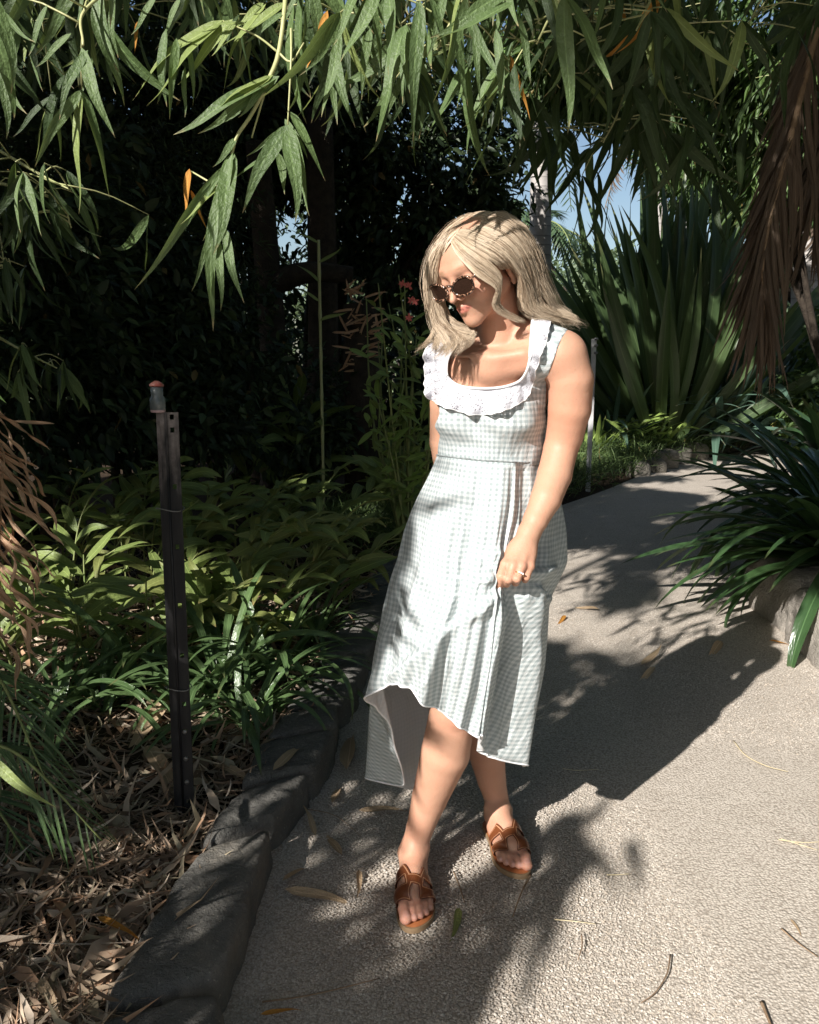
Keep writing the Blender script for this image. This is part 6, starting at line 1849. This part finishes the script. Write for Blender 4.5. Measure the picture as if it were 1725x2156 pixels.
# ------------------------------------------------------------------ hanging bamboo in front
def bamboo_branch(ctrl, label, leaves=(), auto=0, seed=0, Lr=(0.13, 0.23), ymix=0.15, twigs=(), group='hanging bamboo branches', sw=0.005, spread=0.10, auto_from=0.1, tilt=0.0, dens_side=1.0, dark=0.0):
    r = random.Random(seed)
    pts = catmull([P(*c) for c in ctrl], 30)
    root = empty('bamboo_branch', pts[0], label, 'bamboo branch', group)
    mb = MB(); mb.tube(pts - pts[0], np.linspace(sw, sw * 0.4, 30), 6); mb.build('stem', m_bstem, root)
    for tw in twigs:
        tp = catmull([P(*c) for c in tw], 12)
        mb = MB(); mb.tube(tp - pts[0], np.linspace(sw * .5, sw * .3, 12), 5); mb.build('twig', m_bstem, root)
    for lf in leaves:
        (bx, by, tx, ty, Yb, Yt), kind = lf[:6], lf[6]
        A, Bp = P(bx, by, Yb), P(tx, ty, Yt)
        m = {'g': m_bamboo, 'y': m_bamboo_y, 'o': m_orange}[kind]
        L_ = np.linalg.norm(Bp - A) * 1.06
        D = Bp - A + np.array([0, -0.02, 0.10]) * L_
        w = lf[7] if len(lf) > 7 else 1.0
        place('leaf', unit_b[m][r.choice([0, 1, 4, 0])], root, A, D, (r.uniform(-.7, .7), -1, 0.55), (L_ * w, L_, L_))
    for k in range(auto):
        f = auto_from + (1 - auto_from) * (k + r.random()) / max(auto, 1); j = min(28, int(f * 29))
        T = pts[j + 1] - pts[j]; T /= np.linalg.norm(T)
        c = pts[j] + np.array([r.gauss(0, spread), r.gauss(0, spread), r.gauss(0, spread * .4)])
        # short side twig carrying a fan of two to four leaves
        nf = r.choice([1, 2, 3, 3])
        az = r.uniform(-1, 1)
        q = catmull([pts[j], (pts[j] + c) / 2 + np.array([0, 0, .015]), c], 6)
        mb = MB(); mb.tube(q - pts[0], np.linspace(.0022, .0014, 6), 4); mb.build('twig', m_bstem, root)
        for i in range(nf):
            d = np.array([az * .5 + (i - (nf - 1) / 2) * .42 + tilt, r.uniform(-.5, .25), -1.0 + r.uniform(-.1, .45)])
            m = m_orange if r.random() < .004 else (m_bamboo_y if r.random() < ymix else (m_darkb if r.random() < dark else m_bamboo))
            L_ = r.uniform(*Lr)
            place('leaf', r.choice(unit_b[m]), root, c, d, (r.uniform(-1.8, 1.8), -1, r.uniform(-.2, .9)), (L_ * r.uniform(.8, 1.15), L_, L_))
    return root


H0 = 1.62
hero = [
 # fan at the upper left of the stem
 (470, 42, 275, 185, H0, 1.58, 'y'), (468, 44, 320, 212, H0, 1.56, 'y'), (490, 40, 388, 175, H0, 1.6, 'y', 1.2), (497, 45, 452, 115, H0, 1.6, 'y', 1.3), (560, 8, 452, 168, 1.66, 1.62, 'y', 1.2), (555, 6, 500, 60, 1.64, 1.62, 'y', 1.5),
 (600, 25, 520, 90, 1.64, 1.62, 'g'), (520, 50, 420, 60, 1.6, 1.6, 'y', .9), (600, 5, 480, 110, 1.7, 1.68, 'y', 1.2),
 # second fan
 (570, 160, 452, 228, 1.6, 1.55, 'y', .7), (575, 158, 436, 262, 1.6, 1.56, 'y', .8), (582, 165, 380, 280, 1.6, 1.55, 'g', 1.0), (570, 175, 432, 285, 1.6, 1.58, 'g', 1.0), (565, 170, 510, 245, 1.6, 1.58, 'g', 1.3), (588, 160, 463, 265, 1.6, 1.6, 'g', 1.3),
 # right hand twig with its dangling fan
 (606, 262, 515, 432, 1.6, 1.56, 'g', 1.25), (608, 268, 622, 455, 1.6, 1.54, 'g', 1.35), (610, 265, 649, 445, 1.6, 1.58, 'g', 1.2), (612, 235, 680, 362, 1.6, 1.56, 'g', 1.15), (585, 320, 603, 405, 1.64, 1.62, 'g', 1.6),
 (606, 265, 528, 330, 1.6, 1.58, 'g', .7), (600, 250, 640, 330, 1.62, 1.6, 'g', 1.2), (560, 330, 470, 400, 1.6, 1.6, 'g', 1.0), (545, 345, 520, 445, 1.64, 1.62, 'g', .9),
 # end of the branch
 (492, 320, 455, 520, 1.6, 1.53, 'g', 1.25), (490, 322, 415, 665, 1.59, 1.52, 'g', .62), (478, 345, 310, 604, 1.6, 1.53, 'g', .50), (470, 385, 390, 470, 1.6, 1.55, 'y', .8), (455, 470, 408, 605, 1.58, 1.54, 'g', .6),
 (462, 505, 462, 645, 1.57, 1.53, 'g', .9), (474, 480, 496, 625, 1.57, 1.53, 'g', 1.0), (450, 520, 442, 640, 1.57, 1.55, 'g', .9), (498, 290, 455, 350, 1.6, 1.58, 'g', 1.5), (470, 400, 430, 500, 1.6, 1.57, 'y', .7),
 (399, 355, 388, 455, 1.62, 1.6, 'o', 1.3), (690, 22, 655, 145, 1.62, 1.6, 'o', 1.0), (290, 45, 284, 108, 1.7, 1.68, 'o', 1.0), (402, 400, 428, 475, 1.62, 1.6, 'o', .8),
]
bamboo_branch([(600, -60, 1.68), (601, 0, 1.65), (587, 111, 1.62), (564, 171, 1.6), (530, 240, 1.6), (499, 287, 1.6), (489, 324, 1.6), (470, 400, 1.59), (455, 490, 1.58)],
              'sunlit bamboo branch hanging down left of centre with long pale green leaves', hero, 0, 1,
              twigs=[[(587, 111, 1.62), (540, 75, 1.62), (470, 44, 1.62)], [(613, 60, 1.62), (613, 129, 1.6), (606, 262, 1.6)], [(587, 111, 1.62), (613, 129, 1.61), (640, 90, 1.62)], [(564, 171, 1.6), (530, 290, 1.62)], [(489, 324, 1.6), (440, 460, 1.6)], [(470, 400, 1.59), (402, 360, 1.62)]], group=None)
top = [
 # big leaves of the upper middle
 (760, -30, 705, 85, 1.45, 1.42, 'g', 1.25), (800, -30, 735, 130, 1.45, 1.42, 'g', 1.2), (820, -20, 822, 150, 1.5, 1.45, 'g', 1.2), (885, 0, 872, 265, 1.5, 1.45, 'g', .9), (905, -10, 955, 150, 1.45, 1.42, 'g', 1.1),
 (1075, -20, 925, 82, 1.35, 1.32, 'g', 1.2), (1080, 5, 935, 100, 1.35, 1.3, 'g', 1.0), (940, -20, 905, 110, 1.5, 1.48, 'g', 1.1), (985, -10, 930, 205, 1.5, 1.48, 'g', .9), (1045, 60, 1060, 245, 1.45, 1.42, 'g', .8), (715, 60, 690, 240, 1.6, 1.56, 'g', .9),
 (650, -10, 640, 90, 1.6, 1.58, 'g', 1.1), (780, 60, 760, 190, 1.6, 1.56, 'g', 1.0), (855, 60, 850, 180, 1.55, 1.5, 'g', 1.0), (700, 100, 730, 250, 1.65, 1.6, 'g', 1.1), (1000, 50, 1010, 200, 1.5, 1.48, 'g', .9), (1090, 30, 1120, 170, 1.5, 1.5, 'g', 1.1)]
bamboo_branch([(760, -160, 1.6), (880, -80, 1.5), (1000, -60, 1.45), (1090, -30, 1.4)], 'bamboo branch along the top middle with very large near leaves', top, 5, 2, spread=.10, group=None)
left = [(185, 105, 118, 232, 1.5, 1.46, 'g', 1.05), (172, 100, 215, 272, 1.5, 1.46, 'g', 1.1), (150, 70, 80, 140, 1.5, 1.5, 'g', 1.1), (5, 120, 12, 280, 1.4, 1.38, 'g', 1.2), (100, 10, 60, 110, 1.5, 1.5, 'g', 1.2), (240, -10, 230, 110, 1.5, 1.5, 'g', 1.1), (330, -10, 280, 70, 1.6, 1.6, 'g', 1.2),
        (380, -5, 345, 70, 1.6, 1.6, 'g', 1.3), (350, 60, 330, 210, 1.6, 1.6, 'g', 1.1), (372, 80, 362, 230, 1.6, 1.55, 'g', .9), (400, 100, 408, 215, 1.6, 1.6, 'g', .9), (390, 140, 385, 240, 1.6, 1.6, 'g', 1.0)]
bamboo_branch([(420, -80, 1.65), (300, -60, 1.6), (180, 20, 1.55), (175, 95, 1.5)], 'bamboo branch at the upper left with a hanging pair of bluish leaves', left, 9, 3, spread=.14, group=None)
wh = ['over the left corner', 'left of the sunlit branch', 'behind the sunlit branch', 'right behind the sunlit branch', 'over the middle, farther back', 'just left above the womans head', 'above the womans head', 'right above the womans head', 'over the grey palm trunk', 'over the giant flax', 'toward the upper right corner', 'along the top edge at the right', 'top left, second row', 'top middle, second row', 'top right, second row']
specs = [(40, 2.1), (250, 2.7), (420, 2.8), (620, 2.2), (760, 1.9), (860, 2.2), (970, 1.8), (1080, 2.1), (1180, 1.9), (1290, 2.2), (1390, 2.0), (1600, 2.6), (140, 2.9), (680, 2.9), (1230, 2.8)]
for i, ((u, Y_), w_) in enumerate(zip(specs, wh)):
    dz = rng.uniform(-20, 40)
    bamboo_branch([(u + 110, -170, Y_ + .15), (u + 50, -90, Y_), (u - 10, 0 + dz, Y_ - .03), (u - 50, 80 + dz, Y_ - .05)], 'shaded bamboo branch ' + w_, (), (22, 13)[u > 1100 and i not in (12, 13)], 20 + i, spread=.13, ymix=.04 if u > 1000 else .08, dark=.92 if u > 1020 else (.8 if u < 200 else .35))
# darker cluster over the flax and its neighbours (hang lower)
for i, (ctrl, n_, lab) in enumerate([
    ([(1330, -60, 2.5), (1330, 60, 2.5), (1320, 160, 2.48), (1300, 240, 2.45), (1270, 300, 2.45)], 24, 'dense dark hanging bamboo spray in front of the giant flax, against the sky'),
    ([(1400, -20, 2.7), (1395, 120, 2.7), (1370, 230, 2.7), (1345, 330, 2.7)], 22, 'dark bamboo spray right of the dense one, reaching lower'),
    ([(1180, -40, 2.4), (1170, 40, 2.4), (1150, 110, 2.4)], 14, 'short dark bamboo spray above the grey palm trunk'),
    ([(1650, -60, 3.6), (1600, 20, 3.6), (1540, 90, 3.6), (1510, 170, 3.6)], 10, 'dark leafy spray hanging at the upper right'),
    ([(1740, 60, 3.9), (1690, 150, 3.9), (1630, 250, 3.9), (1590, 330, 3.9)], 14, 'dark leafy spray behind the dead frond'),
    ([(-30, 380, 2.3), (60, 400, 2.3), (130, 430, 2.3), (150, 480, 2.3)], 14, 'shaded bamboo spray at the left edge, halfway up'),
    ([(-30, 300, 2.2), (90, 370, 2.2), (150, 400, 2.2)], 7, 'thin bamboo twig with few leaves at the left edge'),
    ([(-20, 700, 2.5), (60, 745, 2.5), (120, 775, 2.5)], 8, 'shaded bamboo spray left of the post top'),
    ([(-30, 560, 2.3), (10, 560, 2.3), (40, 580, 2.3)], 8, 'narrow leaved twig at the left edge above the ginger')]):
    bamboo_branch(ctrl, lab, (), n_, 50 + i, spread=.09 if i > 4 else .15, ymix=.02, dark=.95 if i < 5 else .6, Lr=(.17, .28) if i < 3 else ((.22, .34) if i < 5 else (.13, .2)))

# ------------------------------------------------------------------ unseen bamboo beside and above the camera, leaves placed where shade should fall
def in_view(q, margin=1.1):
    d = q - np.array([0, 0, CAM_H]); dep = d[:, 1] * cp - d[:, 2] * sp; up = d[:, 1] * sp + d[:, 2] * cp
    return (dep > 0) & (np.abs(d[:, 0]) < 0.5 * dep * margin + .1) & (up < 0.625 * dep * margin + .1)
r = np.random.default_rng(21)
N = 330000
nn = r.uniform(-2.2, 7.5, N); s_ = r.uniform(-3.5, 17, N)
GP = np.stack([nn * -0.8 + s_ * 0.6, nn * 0.6 + s_ * 0.8, np.zeros(N)], 1)
pr = np.full(N, 0.0)
L_ = nn > 0.85
def sset(m, val): pr[m] = val
sset(L_ & (s_ < 3.2), .95)
sset(L_ & (s_ < 3.2) & (nn > 1.85), .84)
sset(L_ & (s_ < 3.6) & (s_ > 1.7) & (nn > 1.9) & (nn < 3.8), .38)
sset(L_ & (s_ >= 3.2) & (s_ < 4.45), .80)
sset(L_ & (s_ >= 3.4) & (s_ < 4.45) & (nn < 2.2), .30)
sset(L_ & (s_ >= 3.4) & (s_ < 5.2) & (nn < 1.55), .15)
sset(L_ & (s_ >= 4.45) & (s_ < 5.3) & (nn >= 1.55), .36)
sset(L_ & (s_ >= 4.45) & (s_ < 5.3) & (nn >= 2.45), .62)
sset(L_ & (s_ >= 5.3) & (s_ < 7.9), .82)
sset(L_ & (s_ >= 5.3) & (s_ < 7.9) & (nn < 2.3), .55)
sset(L_ & (s_ >= 5.25) & (s_ < 6.7) & (nn < 1.5), .92)
sset((s_ >= 7.9) & (nn < 4.2), .46)
sset((s_ >= 7.9) & (nn >= 4.2), .72)
sset((s_ >= 12) & (nn >= 4.2) & (nn < 5.9), .35)
sset((nn < 0.80) & (s_ > 4.5) & (s_ < 9), .97)
pr = np.where((s_ < 4.5) | ((s_ < 5) & (nn > .8)), pr * smooth((nn - 0.95 + .10 * vnoise(GP, 4.0, 31)) / .25), pr)
th_ = 0.5 + 0.5 * (0.55 * vnoise(GP, 2.6, 33) + 0.45 * vnoise(GP, 8.0, 34))
pr = np.where((nn > .55) & (nn < .97) & (s_ > 2.9) & (s_ < 3.9), .30, pr)
acc = th_ < pr * 1.25 - 0.1
# small openings through which sun spots reach the litter and the kerb
hc = np.stack([r.uniform(1.15, 3.6, 320), r.uniform(0.4, 3.3, 320)], 1); hr = r.uniform(.028, .062, 320)
hc[:90] = np.stack([r.uniform(1.12, 1.75, 90), r.uniform(0.5, 1.9, 90)], 1)
for (a0, b0), q0 in zip(hc, hr):
    acc &= ~((nn - a0) ** 2 + ((s_ - b0) * .6) ** 2 < q0 ** 2)
nn, s_, GP = nn[acc], s_[acc], GP[acc]; N = len(nn)
h = np.where(s_ < 3.1, r.uniform(.9, 3.4, N), r.uniform(3.3, 5.2, N))
sundir = np.array(SUN_DIR)
def back(h): return GP - sundir[None] * (h / math.sin(SUN_EL))[:, None]
q = back(h)
for _ in range(8):
    bad = in_view(q) | (np.linalg.norm(q - np.array([0, 0, CAM_H]), axis=1) < .7)
    h = np.where(bad, r.uniform(.9, 5.4, N), h); q = back(h)
ok = ~(in_view(q) | (np.linalg.norm(q - np.array([0, 0, CAM_H]), axis=1) < .7)) & (q[:, 2] > .3)
q = q[ok]; N = len(q)
# thin out
print('grove leaves', N)
D = r.normal(size=(N, 3)) * .5 + np.array([.1, 0, -1.0]); UP = r.normal(size=(N, 3)) * .8 + np.array([-.6, -.8, .5])
gb = np.array([-3.2, 0.4, 0.0])
grove = empty('bamboo_grove', gb, 'bamboo grove left of and above the viewer whose shade dapples the bed', 'bamboo')
lt2 = [(np.array([(0, 0, 0), (-w / 2, .4, 0), (0, 1, -b), (w / 2, .4, 0)], float), np.array([(0, 3, 2, 1)]), np.array([(.5, 0), (0, .4), (.5, 1), (1, .4)], float)) for w, b in ((0.17, 0.2), (0.21, 0.4))]
cloud_obj('crown', c_bamb, grove, lt2, q, D, UP, r.uniform(.12, .26, N), r, gb, kind='stuff')
rr_ = random.Random(3)
for k in range(14):
    x, y = rr_.uniform(-4.2, -2.6), rr_.uniform(-0.6, 1.6)
    mb = MB(); n = 40; z = np.linspace(0, 5.2, n)
    mb.tube(np.stack([x - gb[0] + .12 * z * rr_.uniform(0.2, 1.0), y - gb[1] + .10 * z, z], 1), .028 + .004 * (np.arange(n) % 6 == 0), 8)
    mb.build('culm', m_bstem, grove)

# tall shrubs added along the right of the path to block skylight, mostly unseen
r = np.random.default_rng(77)
for i, (x, y, wh) in enumerate([(4.6, 1.2, 'nearest one'), (5.2, 3.6, 'middle one'), (4.4, -1.8, 'behind the viewer'), (6.6, 6.2, 'farthest one')]):
    bl = [(x + r.uniform(-.9, .9), y + r.uniform(-1.2, 1.2), z_, r.uniform(1.0, 1.4), 1.2, 1.1) for z_ in (.8, 1.2, 2.2, 2.8, 3.4, 4.0)]
    shrub('hedge_shrub', (x, y, 0), bl, 9000, 0.16, c_bamb, small_t, 'tall leafy shrub added beyond the right edge of the path to block skylight, ' + wh, 'tall shrubs right of the path', 'shrub', 700 + i)

# unseen branches added overhead behind the viewer to lay soft shadows across the gravel
for q, (line, h0, nlf, lab) in enumerate([
    ([(1228, 1722), (1222, 1800), (1150, 1900), (1030, 2010), (900, 2120), (800, 2230)], 2.5, 60, 'long bamboo branch reaching over from behind the viewer toward the path'),
    ([(1180, 1760), (1080, 1860), (960, 1990), (830, 2100), (700, 2200)], 2.7, 46, 'second bamboo branch reaching over from behind the viewer'),
    ([(900, 1830), (820, 1920), (730, 2010), (640, 2110)], 2.4, 40, 'short bamboo branch overhead, left of the others'),
    ([(760, 1700), (700, 1830), (660, 1950), (600, 2060)], 2.6, 50, 'leafy bamboo branch overhead near the grove')]):
    r = random.Random(900 + q)
    g_ = catmull([G(*p) for p in line], 26)
    hh = h0 + 0.35 * np.sin(np.linspace(0, 3, 26))
    pts = g_ - np.array(SUN_DIR)[None] * (hh / math.sin(SUN_EL))[:, None]
    root = empty('bamboo_branch', pts[0], lab, 'bamboo branch', 'bamboo branches over the viewer')
    mb = MB(); mb.tube(pts - pts[0], np.linspace(.008, .004, 26), 6); mb.build('stem', m_bstem, root)
    for k in range(nlf):
        j = min(24, int(25 * (k + r.random()) / nlf)); T = pts[j + 1] - pts[j]; T /= np.linalg.norm(T)
        d = T * 1.0 + np.array([r.uniform(-.6, .6), r.uniform(-.6, .6), r.uniform(-.8, .1)])
        L_ = r.uniform(.18, .30)
        place('leaf', r.choice(unit_b[m_bamboo]), root, pts[j] + np.array([r.gauss(0, .03), r.gauss(0, .03), r.gauss(0, .03)]), d, (-.5 + r.uniform(-.6, .6), -.7, .6), (L_ * 1.35, L_, L_))
